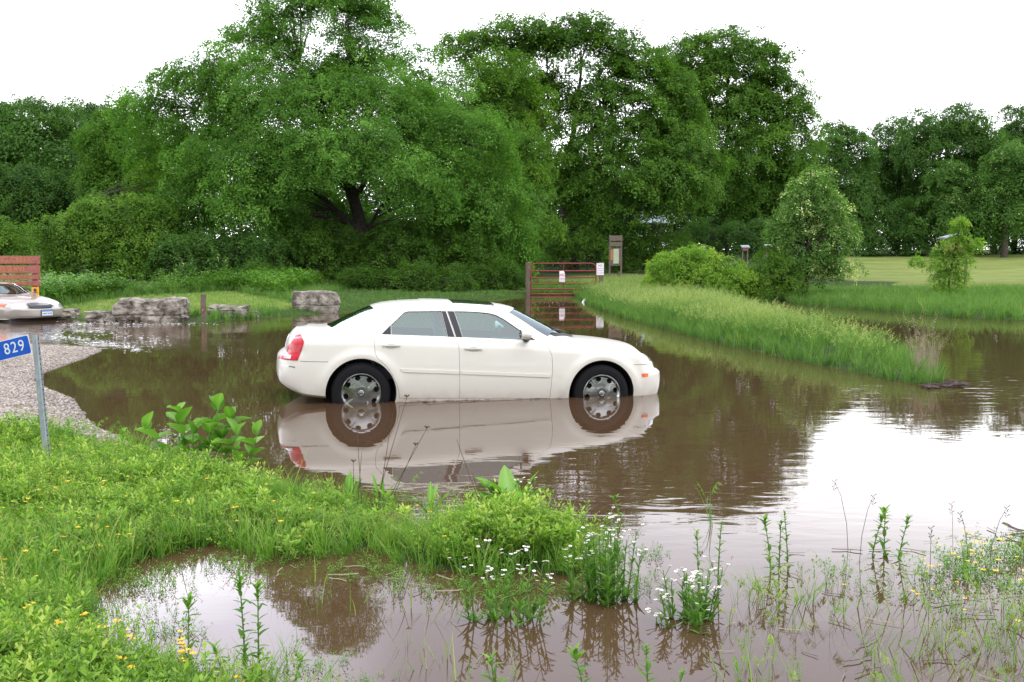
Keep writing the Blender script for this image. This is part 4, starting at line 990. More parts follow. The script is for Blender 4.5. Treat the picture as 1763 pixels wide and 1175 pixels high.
# wooden notice kiosk
kc = GT(1060, 479); ky = kc[1]; kz = lambda y_: AT(1060, y_, ky)[2] - kc[2]; kx = lambda x_: AT(x_, 450, ky)[0] - kc[0]
ks = thing('notice_kiosk', 'weathered wooden notice board on two posts with faded poster behind the gate', 'notice board', kc)
for x_ in (1049.5, 1069.5):
    mb = MB(); mb.box((kx(x_), 0, kz(405) / 2 - .15), (.09, .09, kz(405) + .3)); mb.build('post', M['grey_wood'], ks)
for ya, yb in ((406, 415), (417, 424.5)):
    mb = MB(); mb.box((kx(1060), -.06, (kz(ya) + kz(yb)) / 2), (kx(1071) - kx(1049), .035, kz(ya) - kz(yb))); mb.build('board', M['grey_wood'], ks, bevel=.006)
mb = MB(); mb.box((kx(1059), -.03, (kz(427) + kz(456)) / 2), (kx(1069) - kx(1050), .05, kz(427) - kz(456))); bk = mb.build('back_panel', M['old_wood'], ks)
mb = MB(); mb.box((kx(1060.5), -.058, (kz(429) + kz(454)) / 2), (kx(1065) - kx(1055.5), .006, kz(429) - kz(454))); mb.build('poster', M['paper'], bk)
mb = MB(); mb.box((kx(1053), -.058, (kz(430) + kz(448)) / 2), (kx(1055) - kx(1051), .006, kz(430) - kz(448))); mb.build('poster_strip', M['orange_paper'], bk)
mb = MB(); mb.box((kx(1058), -.04, kz(457)), (kx(1068) - kx(1050), .08, .05)); mb.build('ledge', M['grey_wood'], ks)
mb = MB(); mb.box((kx(1066.5), -.02, kz(474) / 2 + .1), (.14, .12, kz(468))); mb.build('leaflet_box', M['old_wood'], ks, bevel=.01)

# small roofed display stands half hidden in the shrubs
def stand(label, xl, xr, ytop, ybase, Y):
    a, b_ = AT(xl, ytop, Y), AT(xr, ytop, Y); cx = (a[0] + b_[0]) / 2; z0 = hz(cx, Y); o = thing('display_stand', label, 'stand', (cx, Y, z0))
    hw = (b_[0] - a[0]) / 2; ht = a[2] - z0
    mb = MB(); mb.box((0, 0, ht), (hw * 2 + .12, .42, .07), (R(12), 0, 0)); mb.build('roof', M['galv'], o)
    mb = MB(); mb.box((0, -.1, ht - .14), (hw * 1.9, .05, .12)); mb.build('top_rail', M['brown_wood'], o)
    for s_ in (-1, 1): mb = MB(); mb.box((s_ * hw * .85, 0, (ht - .05) / 2 - .1), (.06, .06, ht + .1)); mb.build('post', M['grey_wood'], o)
    mb = MB(); mb.box((hw * .4, 0, .62), (hw * 3.2, .09, .10)); mb.build('low_rail', M['old_wood'], o)
stand('small roofed display stand with two thin posts between bright bush and dark bush', 1278, 1288, 425, 470, 56)
stand('small roofed display stand mostly hidden behind the dark round bush', 1319, 1327, 423.5, 470, 59)
# roofed board behind the yellow-green sapling
Y = 68; a, b_ = AT(1621, 409, Y), AT(1673, 420, Y); cx = (a[0] + b_[0]) / 2; z0 = hz(cx, Y)
o = thing('roofed_board', 'reddish board with a pitched grey roof hidden behind the yellow green sapling', 'notice board', (cx, Y, z0))
hw = (b_[0] - a[0]) / 2
ap = AT(1648, 402, Y)[2] - z0; el, er = a[2] - z0, b_[2] - z0
for s_, ez in ((-1, el), (1, er)):
    mb = MB(); mb.prism([(s_ * hw, ez), (0, ap), (0, ap - .09), (s_ * hw, ez - .09)], XZ, -.5, .5); mb.build('roof_slope', M['old_wood'] if s_ > 0 else M['galv'], o)
mb = MB(); mb.box((0, 0, (el + er) / 2 - .40), (hw * 1.5, .08, .55)); mb.build('board', M['brown_wood'], o)
for s_ in (-1, 1): mb = MB(); mb.box((s_ * hw * .68, .06, el / 2 - .2), (.13, .13, el + .2)); mb.build('post', M['old_wood'], o)

# open picnic shelter among the oaks, only glimpses of its roof show
Y = 84; cx = AT(1068, 380, Y)[0]; z0 = hz(cx, Y)
o = thing('picnic_shelter', 'open picnic shelter with a pale metal roof glimpsed under the oaks', 'shelter', (cx, Y, z0))
hw, dp = 3.2, 2.6; ez, rz_ = AT(1068, 383, Y - dp)[2] - z0, AT(1068, 366, Y)[2] - z0
for s_, lab in ((-1, 0), (1, 1)):
    mb = MB(); mb.prism([(s_ * (dp + .4), ez - .1), (0, rz_), (0, rz_ + .07), (s_ * (dp + .4), ez - .03)], lambda u, v, h: (h, u, v), -hw, hw); mb.build('roof', M['roof_metal'], o)
for x_ in (-hw * .85, hw * .85):
    for y_ in (-dp, dp): mb = MB(); mb.box((x_, y_, ez / 2 - .2), (.16, .16, ez + .3)); mb.build('post', M['old_wood'], o)
for y_ in (-dp, dp): mb = MB(); mb.box((0, y_, ez - .16), (hw * 1.9, .1, .2)); mb.build('beam', M['old_wood'], o)

# log on the far bank, litter
lg = GT(1526, 511); mb = MB(); P = [(-.42, 0, .05), (-.2, .03, .10), (.05, .02, .09), (.3, -.02, .05), (.5, -.04, .02)]; mb.tube(P, [.075, .09, .085, .06, .035], 10)
o = obj('log', mb.mesh('log', M['log'], 60)); o.location = lg; tag(o, 'short bare brown log lying in the grass of the far bank', 'log')
bt = GT(1005, 521); mb = MB(); mb.lathe([(.001, -.09), (.032, -.085), (.035, -.02), (.035, .05), (.014, .085), (.013, .105), (.001, .106)], 14, 'X')
o = obj('plastic_bottle', mb.mesh('plastic_bottle', M['litter'], 60)); o.location = (bt[0], bt[1], .02); o.scale = (1.6, 1.6, 1.6); o.rotation_euler = (0, -.9, .6); tag(o, 'white plastic bottle at the water edge near the end of the gate', 'bottle')

# ------------------------------------------------------------------ foliage tools
def leaf_cloud(C, N, L, wf, var, r):
    """one four-cornered leaf per centre C, facing N, of length L"""
    n = len(C); N = N / np.maximum(np.linalg.norm(N, axis=1)[:, None], 1e-6)
    a = r.normal(size=(n, 3)); U = a - (a * N).sum(1)[:, None] * N; U /= np.maximum(np.linalg.norm(U, axis=1)[:, None], 1e-6); W = np.cross(N, U)
    L = L[:, None]; V = np.empty((n, 4, 3))
    V[:, 0] = C - U * L * .5; V[:, 1] = C + W * L * wf * .5 - N * L * .06 + U * L * .04; V[:, 2] = C + U * L * .5 - N * L * .12; V[:, 3] = C - W * L * wf * .5 - N * L * .06 + U * L * .04
    F = np.arange(4 * n).reshape(n, 4); return V.reshape(-1, 3), F, np.repeat(var, 4)
def rdir(n, r): v = r.normal(size=(n, 3)); return v / np.linalg.norm(v, axis=1)[:, None]

LEAF = .53; DENS = 3.0; NL = [0]
def crown(lobes, leaf, clump, dens, seed, wf=.5, flat=.6, fill=1.0, tone=0.0, thin=0.0):
    """lobes: (centre, (rx, ry, rz)); leaves gathered in boughs spread through the shell of each lobe. returns V,F,var,bough centres"""
    r = np.random.default_rng(seed); CC = []
    Cs = [np.array(c) for c, _ in lobes]; Rs = [np.array(q) for _, q in lobes]
    for c, q in zip(Cs, Rs):
        area = 4 * math.pi * ((q[0] * q[1]) ** 1.6 / 3 + (q[0] * q[2]) ** 1.6 / 3 + (q[1] * q[2]) ** 1.6 / 3) ** (1 / 1.6)
        k = max(6, int(.85 * fill * area / (clump * clump * 1.15)))
        d = rdir(k, r); rad = r.uniform(.42, 1.0, k) ** .6; p = c + d * q * rad[:, None]
        keep = np.ones(k, bool)
        for c2, q2 in zip(Cs, Rs):
            if c2 is not c: keep &= (((p - c2) / q2) ** 2).sum(1) > .30
        if thin: keep &= ~((p[:, 1] < -.8) & (np.abs(p[:, 0]) < 6.5) & (p[:, 2] > 6) & (p[:, 2] < 14) & (r.random(k) < thin))
        CC.append(p[keep])
    CC = np.concatenate(CC); n = len(CC)
    size = clump * r.uniform(.6, 1.6, n); bt = np.clip(r.normal(.45 + tone, .19, n), 0, 1)
    m = np.maximum(8, (DENS * dens * (size / (leaf * LEAF)) ** 2).astype(int)); idx = np.repeat(np.arange(n), m)
    out = CC - CC.mean(0); out[:, 2] *= .6; out /= np.maximum(np.linalg.norm(out, axis=1)[:, None], 1e-6)
    ax = np.array([0, 0, 1.0]) + .65 * out + .30 * r.normal(size=(n, 3)); ax /= np.linalg.norm(ax, axis=1)[:, None]
    ux = np.cross(ax, r.normal(size=(n, 3))); ux /= np.maximum(np.linalg.norm(ux, axis=1)[:, None], 1e-6); vx = np.cross(ax, ux)
    # each bough is a drooping dome of leaf sprays: light on top, open and dark beneath
    ns = 16; su = r.uniform(0, 6.283, (n, ns)); sq = np.sqrt(r.random((n, ns))) * 1.05; sk = r.integers(0, ns, len(idx))
    qx = (sq * np.cos(su))[idx, sk] + r.normal(0, .13, len(idx)); qy = (sq * np.sin(su))[idx, sk] + r.normal(0, .13, len(idx)); q2 = qx * qx + qy * qy
    qz = flat * (.55 - .85 * q2) + r.normal(0, .09, len(idx)) + r.normal(0, .10, (n, ns))[idx, sk]
    off = (ux[idx] * qx[:, None] + vx[idx] * qy[:, None] + ax[idx] * qz[:, None]) * size[idx][:, None]
    d = ux[idx] * qx[:, None] + vx[idx] * qy[:, None]; out = out[idx]; rr = np.sqrt(q2)
    Pt = r.normal(0, .10, (n, ns))[idx, sk]
    P = CC[idx] + off
    Nn = .5 * d + .8 * ax[idx] + np.array([0, 0, .2]) + .46 * r.normal(size=(len(idx), 3))
    L = leaf * LEAF * r.uniform(.65, 1.35, len(idx)); var = np.clip(bt[idx] + r.normal(0, .13, len(idx)) + Pt + .10 * (rr - .6), 0, 1)
    V, F, vv = leaf_cloud(P, Nn, L, wf, var, r); NL[0] += len(F)
    return V, F, vv, CC

def limbs(base, r0, forks, CC, seed, every=3, top=None):
    """trunk path (list of points), main limbs (lists of points) and branches out to the boughs"""
    rr = random.Random(seed); mb = MB(); nodes = []
    def path(P, ra, rb, n=8, wob=.0):
        P = [Vector(p) for p in P]; Q = []
        for i in range(len(P) - 1):
            for k in range(4):
                t = k / 4; q = P[i].lerp(P[i + 1], t); Q.append(q + Vector((rr.uniform(-1, 1), rr.uniform(-1, 1), rr.uniform(-.5, .5))) * wob * (0 if (i == 0 and k == 0) else 1))
        Q.append(P[-1]); m_ = len(Q)
        rad = [ra + (rb - ra) * (i / (m_ - 1)) ** .8 for i in range(m_)]
        mb.tube(Q, rad, n, False)
        for q, ra_ in zip(Q, rad): nodes.append((q, ra_))
    flare = Vector(base[0])
    path(base, r0, r0 * .62, 10, r0 * .12)
    nodes[:] = nodes[len(nodes) // 2:]
    for f in forks: path(f[0], f[1], f[1] * .3, 7, f[1] * .5)
    for c in CC[::every]:
        c = Vector(c); q, ra_ = min(nodes, key=lambda z: (z[0] - c).length + max(0, z[0].z - c.z + .7) * .85)
        if (q - c).length > 9: continue
        m1 = q.lerp(c, .5) + Vector((rr.uniform(-.3, .3), rr.uniform(-.3, .3), rr.uniform(-.1, .5))) * .8
        ra = min(ra_ * .45, .045); mb.tube([q, q.lerp(m1, .55), m1, m1.lerp(c, .55), c], [ra, ra * .75, ra * .55, ra * .35, ra * .15], 5, False)
    return mb

def px_lobes(L, Y, base, depth=1.0, dy=None):
    out = []
    for k, q in enumerate(L):
        x, y, rx, ry = q[:4]; yy = Y + (q[4] if len(q) > 4 else 0); p = AT(x, y, yy); s = yy / FPX
        out.append(((p[0] - base[0], p[1] - base[1], p[2] - base[2]), (rx * s, (rx + ry) / 2 * s * depth, ry * s)))
    return out

def tree(name, label, group, bx, Y, L, leafm, leaf, clump, dens, seed, trunk=None, forks=(), r0=.3, every=3, wf=.5, flat=.6, fill=1.0, depth=1.0, cat='tree', tone=0.0, thin=0.0):
    X = AT(bx, 437, Y)[0]; z = hz(X, Y); base = np.array([X, Y, z]); root = thing(name, label, cat, base, group=group)
    lob = px_lobes(L, Y, base, depth)
    V, F, vv, CC = crown(lob, leaf, clump, dens, seed, wf, flat, fill, tone, thin)
    k = V[:, 2].reshape(-1, 4).min(1) > .02
    V = V.reshape(-1, 4, 3)[k].reshape(-1, 3); vv = vv.reshape(-1, 4)[k].ravel(); F = np.arange(len(V)).reshape(-1, 4)
    obj('crown', np_mesh('crown', V, F, [M[leafm]], vv), root)
    P2w = lambda p: tuple(AT(p[0], p[1], Y + (p[2] if len(p) > 2 else 0)) - base)
    if trunk is None:
        zt = max(c[0][2] for c in lob); tr = [(0, 0, -.3), (.1, 0, zt * .3), (.0, 0, zt * .6), (0, 0, zt * .9)]
    else: tr = [(0, 0, -.4)] + [P2w(p) for p in trunk]
    fk = [([P2w(p) for p in f[0]], f[1]) for f in forks]
    obj('trunk', limbs(tr, r0, fk, CC, seed, every).mesh('trunk', M['bark'], 60, fix=False), root)
    return root

# ------------------------------------------------------------------ the big trees
tree('ash_tree', 'tall spreading ash tree with leaning dark limbs, highest crown in the photo', None, 626, 55,
     [(540, 70, 115, 105), (440, 130, 105, 95, -1), (330, 190, 95, 85), (265, 235, 60, 75, 1), (630, 60, 60, 75, 1), (520, 215, 130, 85, -3), (400, 290, 110, 75, -3), (640, 215, 105, 95, -2), (725, 240, 95, 90), (815, 270, 85, 85, -1), (860, 345, 70, 75),
      (700, 300, 50, 36, -5), (745, 335, 48, 36, -4), (800, 345, 70, 45, -2), (520, 285, 48, 36, -5), (575, 270, 44, 34, -6), (425, 330, 52, 46, -5), (465, 375, 46, 40, -4), (345, 350, 60, 65, -3), (640, 255, 55, 34, -5), (845, 410, 50, 40, -1), (880, 420, 48, 55, 1), (500, 20, 70, 60), (535, -45, 85, 60), (570, -105, 55, 45), (600, 400, 60, 42, 2.5), (530, 395, 55, 42, 2.5), (690, 400, 55, 45, 2.5), (560, 345, 60, 40, 2), (560, 170, 60, 50, 2), (600, 130, 50, 45, 2), (470, 60, 38, 28), (645, 15, 38, 30), (385, 105, 40, 28), (300, 148, 38, 26), (228, 188, 30, 28)],
     'ash_leaf', .235, .85, 2.3, 1, trunk=[(624, 420), (618, 370), (600, 310)],
     forks=[([(618, 370), (590, 300), (560, 225), (530, 160), (515, 110)], .20), ([(560, 225), (575, 150), (600, 95)], .10), ([(622, 400), (540, 330), (480, 265), (410, 215), (340, 190)], .17), ([(610, 340), (660, 260), (700, 240), (790, 245), (850, 260)], .15),
            ([(600, 310), (632, 220), (650, 140)], .13), ([(622, 410), (670, 340), (750, 310), (830, 330)], .12), ([(540, 330), (470, 320), (400, 330)], .09)], r0=.42, every=2, wf=.42, flat=.5, thin=.12)
tree('oak_tree', 'broad dark oak tree behind the red gate with forked trunk and isolated top clump', 'oak trees behind the gate', 985, 70,
     [(800, 88, 42, 28, -1), (868, 66, 50, 34), (935, 70, 44, 30, 1), (990, 60, 52, 34), (1058, 75, 42, 34), (1105, 110, 55, 40), (880, 150, 62, 42, 2), (850, 215, 50, 55), (1010, 140, 75, 50, -1), (1080, 190, 80, 50, -1), (1150, 175, 52, 55),
      (1010, 240, 72, 45, -2), (1130, 255, 70, 52, -2), (1080, 310, 80, 45, -3), (1000, 325, 62, 40, -2), (1160, 320, 68, 45, -3), (1190, 290, 45, 60, -1), (900, 290, 40, 50, 1), (1085, 365, 55, 38, -3), (940, 190, 50, 45, 3), (1020, 385, 40, 28, -2), (1170, 210, 50, 50)],
     'oak_leaf', .26, .95, 2.5, 2, trunk=[(982, 400), (976, 355), (978, 320)],
     forks=[([(976, 355), (950, 290), (925, 230), (900, 180), (860, 130), (805, 95)], .26), ([(978, 330), (985, 260), (992, 190), (1000, 110)], .26), ([(985, 270), (1030, 210), (1060, 150), (1070, 90)], .17), ([(990, 240), (1060, 215), (1120, 190)], .14),
            ([(975, 350), (930, 300), (890, 235), (860, 215)], .18), ([(985, 300), (1050, 280), (1140, 250)], .12), ([(925, 230), (945, 160), (940, 90)], .12), ([(900, 180), (880, 120), (870, 75)], .10)], r0=.62, every=2, wf=.6, flat=.55, fill=1.15, thin=.5)
tree('oak_tree', 'broad rounded oak tree right of the kiosk, crown sloping down to open sky', 'oak trees behind the gate', 1232, 82,
     [(1190, 105, 60, 42), (1245, 85, 52, 34), (1305, 110, 52, 40), (1340, 165, 42, 48), (1240, 165, 80, 55), (1310, 210, 70, 55, -1), (1370, 195, 25, 35), (1355, 255, 48, 55, -1), (1240, 240, 80, 50, -2), (1290, 300, 80, 50, -2), (1360, 320, 50, 55), (1210, 320, 62, 45, -2), (1180, 230, 48, 55), (1280, 355, 70, 40, -1), (1200, 145, 60, 50), (1340, 370, 50, 40)],
     'oak_leaf', .28, 1.1, 2.4, 3, trunk=[(1236, 370), (1240, 330), (1245, 280)],
     forks=[([(1240, 330), (1210, 270), (1190, 190), (1190, 120)], .24), ([(1245, 290), (1255, 200), (1248, 100)], .24), ([(1245, 290), (1290, 220), (1310, 130)], .2), ([(1242, 310), (1310, 270), (1355, 220)], .18), ([(1255, 200), (1290, 190), (1335, 165)], .1)], r0=.6, every=2, wf=.6, flat=.55, fill=1.1, thin=.4)
tree('box_elder_tree', 'yellow green tree showing its paler leaves between the ash and the oak', None, 880, 64,
     [(870, 130, 52, 40), (820, 145, 42, 40), (905, 175, 42, 45), (850, 210, 50, 50), (915, 260, 32, 50, -2), (925, 300, 30, 32, -3), (905, 345, 40, 45, -2), (930, 385, 28, 28, -3), (880, 290, 45, 50)],
     'lime_leaf', .24, .75, 1.7, 4, r0=.2, every=3, tone=-.1)
tree('ash_tree', 'middle height ash tree filling in behind the big ash, its top a soft dome', None, 745, 62,
     [(735, 130, 55, 50), (690, 150, 45, 50), (770, 165, 50, 55), (720, 210, 75, 60), (800, 230, 60, 60), (760, 290, 80, 60), (820, 330, 70, 60), (830, 400, 70, 50), (740, 400, 70, 55)], 'ash_leaf', .25, .9, 2.0, 5, r0=.25, every=3, wf=.42, flat=.5)

# trees of the far edge, right and left
far_r = [
    ('wide far tree standing just right of the big round oak with sky gaps', 1435, 112, [(1430, 250, 40, 36), (1465, 265, 38, 42), (1410, 290, 40, 50), (1455, 320, 55, 48), (1430, 370, 60, 48)], 'far_leaf'),
    ('slim dark far tree with a ragged pointed top above the lawn', 1545, 118, [(1538, 225, 24, 20), (1530, 265, 36, 38), (1565, 285, 36, 40), (1510, 320, 50, 45), (1555, 355, 55, 50)], 'far_leaf'),
    ('large domed far tree, tallest of those above the lawn', 1625, 112, [(1610, 225, 48, 34), (1660, 210, 42, 30), (1590, 265, 45, 42), (1640, 265, 60, 45), (1690, 250, 38, 48), (1610, 320, 45, 45)], 'far_leaf'),
    ('far tree at the right edge of the photo behind the pale tree', 1745, 116, [(1735, 210, 32, 26), (1775, 225, 50, 40), (1720, 250, 38, 36), (1760, 280, 50, 45), (1800, 330, 60, 70)], 'far_leaf'),
    ('paler green far tree at right edge with visible brown trunk base', 1728, 106, [(1740, 285, 45, 36), (1715, 310, 35, 34), (1765, 325, 45, 45), (1730, 355, 48, 36), (1790, 290, 45, 50)], 'silver_leaf'),
    ('round pale lower far tree left of the brown trunk at right', 1645, 108, [(1640, 315, 42, 30), (1665, 345, 40, 34), (1615, 340, 25, 30), (1650, 385, 45, 36)], 'silver_leaf'),
    ('dark bushy far tree low behind the young tree at the lawn edge', 1500, 110, [(1490, 370, 45, 36), (1520, 400, 50, 34), (1470, 410, 40, 28)], 'far_leaf'),
    ('dark bushy far tree low at the middle of the lawn edge', 1590, 110, [(1580, 380, 45, 36), (1610, 405, 48, 30), (1565, 412, 35, 24)], 'far_leaf'),
    ('dark low far tree behind the trunk base at the right lawn edge', 1710, 113, [(1700, 395, 45, 36), (1740, 405, 48, 32), (1680, 415, 40, 22)], 'far_leaf'),
    ('far tree beyond the right edge of the photo', 1850, 112, [(1850, 240, 70, 60), (1830, 320, 70, 60), (1890, 340, 70, 80), (1840, 400, 80, 40)], 'far_leaf')]
for i, (lab, bx, Y, L, lm) in enumerate(far_r):
    tree('broadleaf_tree', lab, 'trees along the far side of the lawn', bx, Y, L, lm, .36, 1.35, 2.3, 30 + i, r0=.32, every=3, wf=.6, flat=.6, tone=-.12 if lm == 'silver_leaf' else (-.05 if i % 2 else .03))
far_l = [
    ('dark broad tree at the left edge of the photo with a flat top', 55, 84, [(40, 205, 60, 30), (95, 215, 50, 32), (0, 240, 60, 45), (60, 270, 85, 50), (-60, 240, 70, 60), (110, 290, 55, 50)], 'far_leaf', 0),
    ('dark tree with a small ragged top just left of the big ash', 150, 90, [(130, 200, 36, 24), (165, 215, 40, 26), (195, 225, 36, 30), (150, 260, 50, 45)], 'far_leaf', -.1),
    ('light olive green tree with a fine crown beside the big ash at left', 215, 72, [(205, 225, 45, 36), (180, 265, 52, 36), (240, 265, 45, 45), (215, 310, 65, 40)], 'lime_leaf', -.32),
    ('deep dark tree low at left below the flat topped tree', 70, 78, [(60, 330, 75, 45), (-10, 350, 70, 60), (110, 350, 65, 45), (50, 385, 80, 40), (-60, 330, 80, 80)], 'far_leaf', -.12)]
for i, (lab, bx, Y, L, lm, tn) in enumerate(far_l):
    tree('broadleaf_tree', lab, 'trees in the wood at left', bx, Y, L, lm, .30, 1.15, 2.3, 60 + i, r0=.3, every=3, wf=.55, tone=tn)

# shrubs and undergrowth
sh_list = [
    ('large layered shrub mass between the brown sign and the big ash', 175, 50, [(140, 385, 48, 30), (195, 370, 60, 36), (250, 395, 50, 40), (100, 420, 45, 40), (170, 435, 75, 45), (235, 450, 60, 45), (90, 460, 40, 36), (270, 330, 45, 40, 4), (300, 380, 50, 50, 3)], 'shrub_leaf', .2, .75, .08),
    ('rounded light shrub close behind the grassy bank at left of the ash', 315, 46, [(300, 445, 42, 34), (345, 435, 40, 34), (320, 480, 58, 34), (270, 480, 32, 28)], 'silver_leaf', .17, .6, -.2),
    ('grey green drooping shrub under the left limb of the ash', 420, 47, [(400, 440, 45, 36), (450, 430, 45, 36), (420, 480, 62, 32), (375, 485, 38, 26)], 'silver_leaf', .17, .6, -.22),
    ('dark green shrub below the ash trunk behind the square block', 545, 47, [(510, 425, 52, 46), (570, 432, 52, 44), (540, 485, 65, 32), (480, 490, 40, 26)], 'shrub_leaf', .18, .65, 0),
    ('dark shrub right of the ash trunk above the white car boot', 665, 47, [(650, 440, 40, 36), (700, 430, 50, 46), (670, 488, 65, 30)], 'shrub_leaf', .18, .65, -.1),
    ('tall leafy shrub above the roof of the white car', 775, 48, [(750, 420, 48, 40), (800, 430, 45, 40), (780, 475, 62, 36), (725, 480, 38, 28)], 'shrub_leaf', .18, .65, .05),
    ('leafy shrub just left of the gate post overhanging the bank', 865, 51, [(845, 420, 46, 46), (885, 440, 30, 40), (860, 480, 44, 28), (830, 485, 36, 26)], 'ash_leaf', .18, .6, .1),
    ('small bright bush at the left edge of the photo behind the brown sign', 5, 44, [(0, 400, 36, 26), (-40, 420, 40, 36), (20, 425, 26, 26), (-20, 460, 60, 40)], 'shrub_leaf', .18, .6, .15),
    ('low dark growth at the water edge left of the square block', 470, 46, [(440, 485, 40, 28), (490, 488, 34, 24), (405, 492, 34, 22), (460, 512, 46, 14)], 'shrub_leaf', .15, .45, -.1),
    ('low ragged dark growth along the bank behind the white car', 690, 48, [(610, 490, 38, 26), (665, 492, 36, 26), (720, 486, 40, 30), (775, 490, 38, 26), (640, 512, 40, 12), (740, 508, 44, 14)], 'shrub_leaf', .15, .45, -.12),
    ('low ragged growth at the bank left of the hinge post', 840, 51, [(820, 486, 34, 28), (865, 482, 34, 30), (893, 492, 16, 18)], 'shrub_leaf', .15, .45, -.05),
    ('dark undergrowth bush between oak trunk and kiosk', 1010, 66, [(1000, 425, 36, 24), (1035, 432, 26, 22), (960, 430, 30, 20)], 'shrub_leaf', .2, .6, -.15),
    ('dark undergrowth bush right of the kiosk under the oaks', 1110, 68, [(1100, 430, 45, 28), (1150, 425, 45, 26), (1080, 450, 32, 20)], 'shrub_leaf', .2, .65, -.1),
    ('dark undergrowth bush beneath the round oak', 1250, 74, [(1210, 410, 50, 22), (1270, 412, 50, 22), (1320, 415, 40, 24), (1370, 400, 45, 35)], 'far_leaf', .22, .7, -.15),
    ('dim bush behind the oaks left of the shelter', 900, 78, [(890, 400, 50, 36), (940, 410, 40, 26), (870, 360, 40, 50)], 'far_leaf', .24, .8, -.1),
    ('dim bush behind the shelter between the two oaks', 1110, 92, [(1060, 380, 60, 40), (1140, 370, 60, 50), (1000, 390, 50, 40), (1200, 380, 50, 40)], 'far_leaf', .28, 1.0, -.2),
    ('bright yellow green bush on the bank right of the gate', 1190, 42, [(1180, 450, 36, 26), (1150, 465, 36, 28), (1215, 460, 40, 28), (1255, 480, 32, 30), (1200, 490, 60, 28), (1272, 492, 34, 24), (1130, 478, 22, 18)], 'sapling_leaf', .13, .42, .08),
    ('dark green round bush left of the young tree', 1333, 42, [(1330, 450, 30, 22), (1345, 475, 34, 30), (1315, 485, 28, 28), (1290, 500, 30, 20)], 'shrub_leaf', .13, .42, .12)]
for i, (lab, bx, Y, L, lm, lf, cl, tn) in enumerate(sh_list):
    tree('shrub', lab, 'shrubs along the wood edge', bx, Y + (4.5 if 480 < bx < 900 and Y < 52 and not lab.startswith('low') else 3 if 300 < bx < 480 and not lab.startswith('low') else 0), L, lm, lf, cl, 2.2, 90 + i, r0=.09, every=2, wf=.55, flat=.7, tone=tn - (.22 if 400 < bx < 900 and Y < 52 else 0), cat='bush')  # leaves beneath the ash get a darker tone, painting its shade
tree('young_oak_tree', 'young silvery leaved tree standing alone on the bank at the left end of the lawn', None, 1389, 42,
     [(1395, 318, 34, 24), (1375, 345, 32, 24), (1420, 345, 30, 24), (1398, 370, 44, 24), (1360, 390, 34, 24), (1440, 365, 22, 20), (1425, 400, 45, 26), (1380, 425, 48, 26), (1450, 415, 28, 26), (1415, 450, 50, 26), (1370, 460, 28, 18), (1440, 465, 35, 20)],
     'silver_leaf', .14, .44, 1.7, 120, trunk=[(1389, 480), (1391, 430), (1393, 370), (1395, 320)], r0=.10, every=1, wf=.6, flat=.6, tone=.10, fill=1.0)
tree('sapling', 'yellow green sapling with a bare leader standing in the flood at right', None, 1636, 41,
     [(1655, 386, 6, 8), (1651, 394, 7, 6), (1652, 412, 9, 8), (1640, 422, 20, 10), (1662, 425, 14, 9), (1680, 422, 8, 8), (1632, 440, 28, 11), (1655, 445, 22, 12), (1605, 458, 24, 11), (1640, 462, 26, 12), (1625, 478, 22, 9), (1650, 480, 16, 8), (1636, 505, 12, 12), (1628, 492, 14, 8), (1578, 445, 8, 12), (1625, 500, 20, 14)],
     'sapling_leaf', .13, .25, 2.6, 121, trunk=[(1634, 480), (1642, 440), (1650, 405), (1653, 385)], r0=.035, every=2, wf=.45, flat=.7, tone=.05, depth=.7, fill=.8)

# the wood behind, one mass
def wood(lab, specs, leafm, leaf, clump, seed):
    L = []
    rr = random.Random(seed)
    for x0, x1, Y, ztop, step in specs:
        x = x0
        while x < x1:
            z0 = hz(x, Y); h = ztop * rr.uniform(.75, 1.1); L.append(((x, Y + rr.uniform(-2, 2), z0 + h * .5), (step * .75, 3.0, h * .52))); x += step
    V, F, vv, CC = crown(L, leaf, clump, 1.7, seed, .6, .7, .8, -.08)
    tag(obj('distant_wood', np_mesh('distant_wood', V, F, [M[leafm]], vv)), lab, 'woodland', kind='stuff')
wood('dark wood closing the view behind the lawn and behind the single trees', [(22, 85, 124, 11, 5), (-75, -18, 98, 12.5, 5), (-20, 24, 104, 13, 5), (-40, 8, 80, 9, 4)], 'far_leaf', .5, 1.7, 400)
wood('trees across the road behind the photographer', [(-60, 60, -22, 11, 5)], 'far_leaf', .8, 2.2, 410)
print('LEAVES', NL[0])

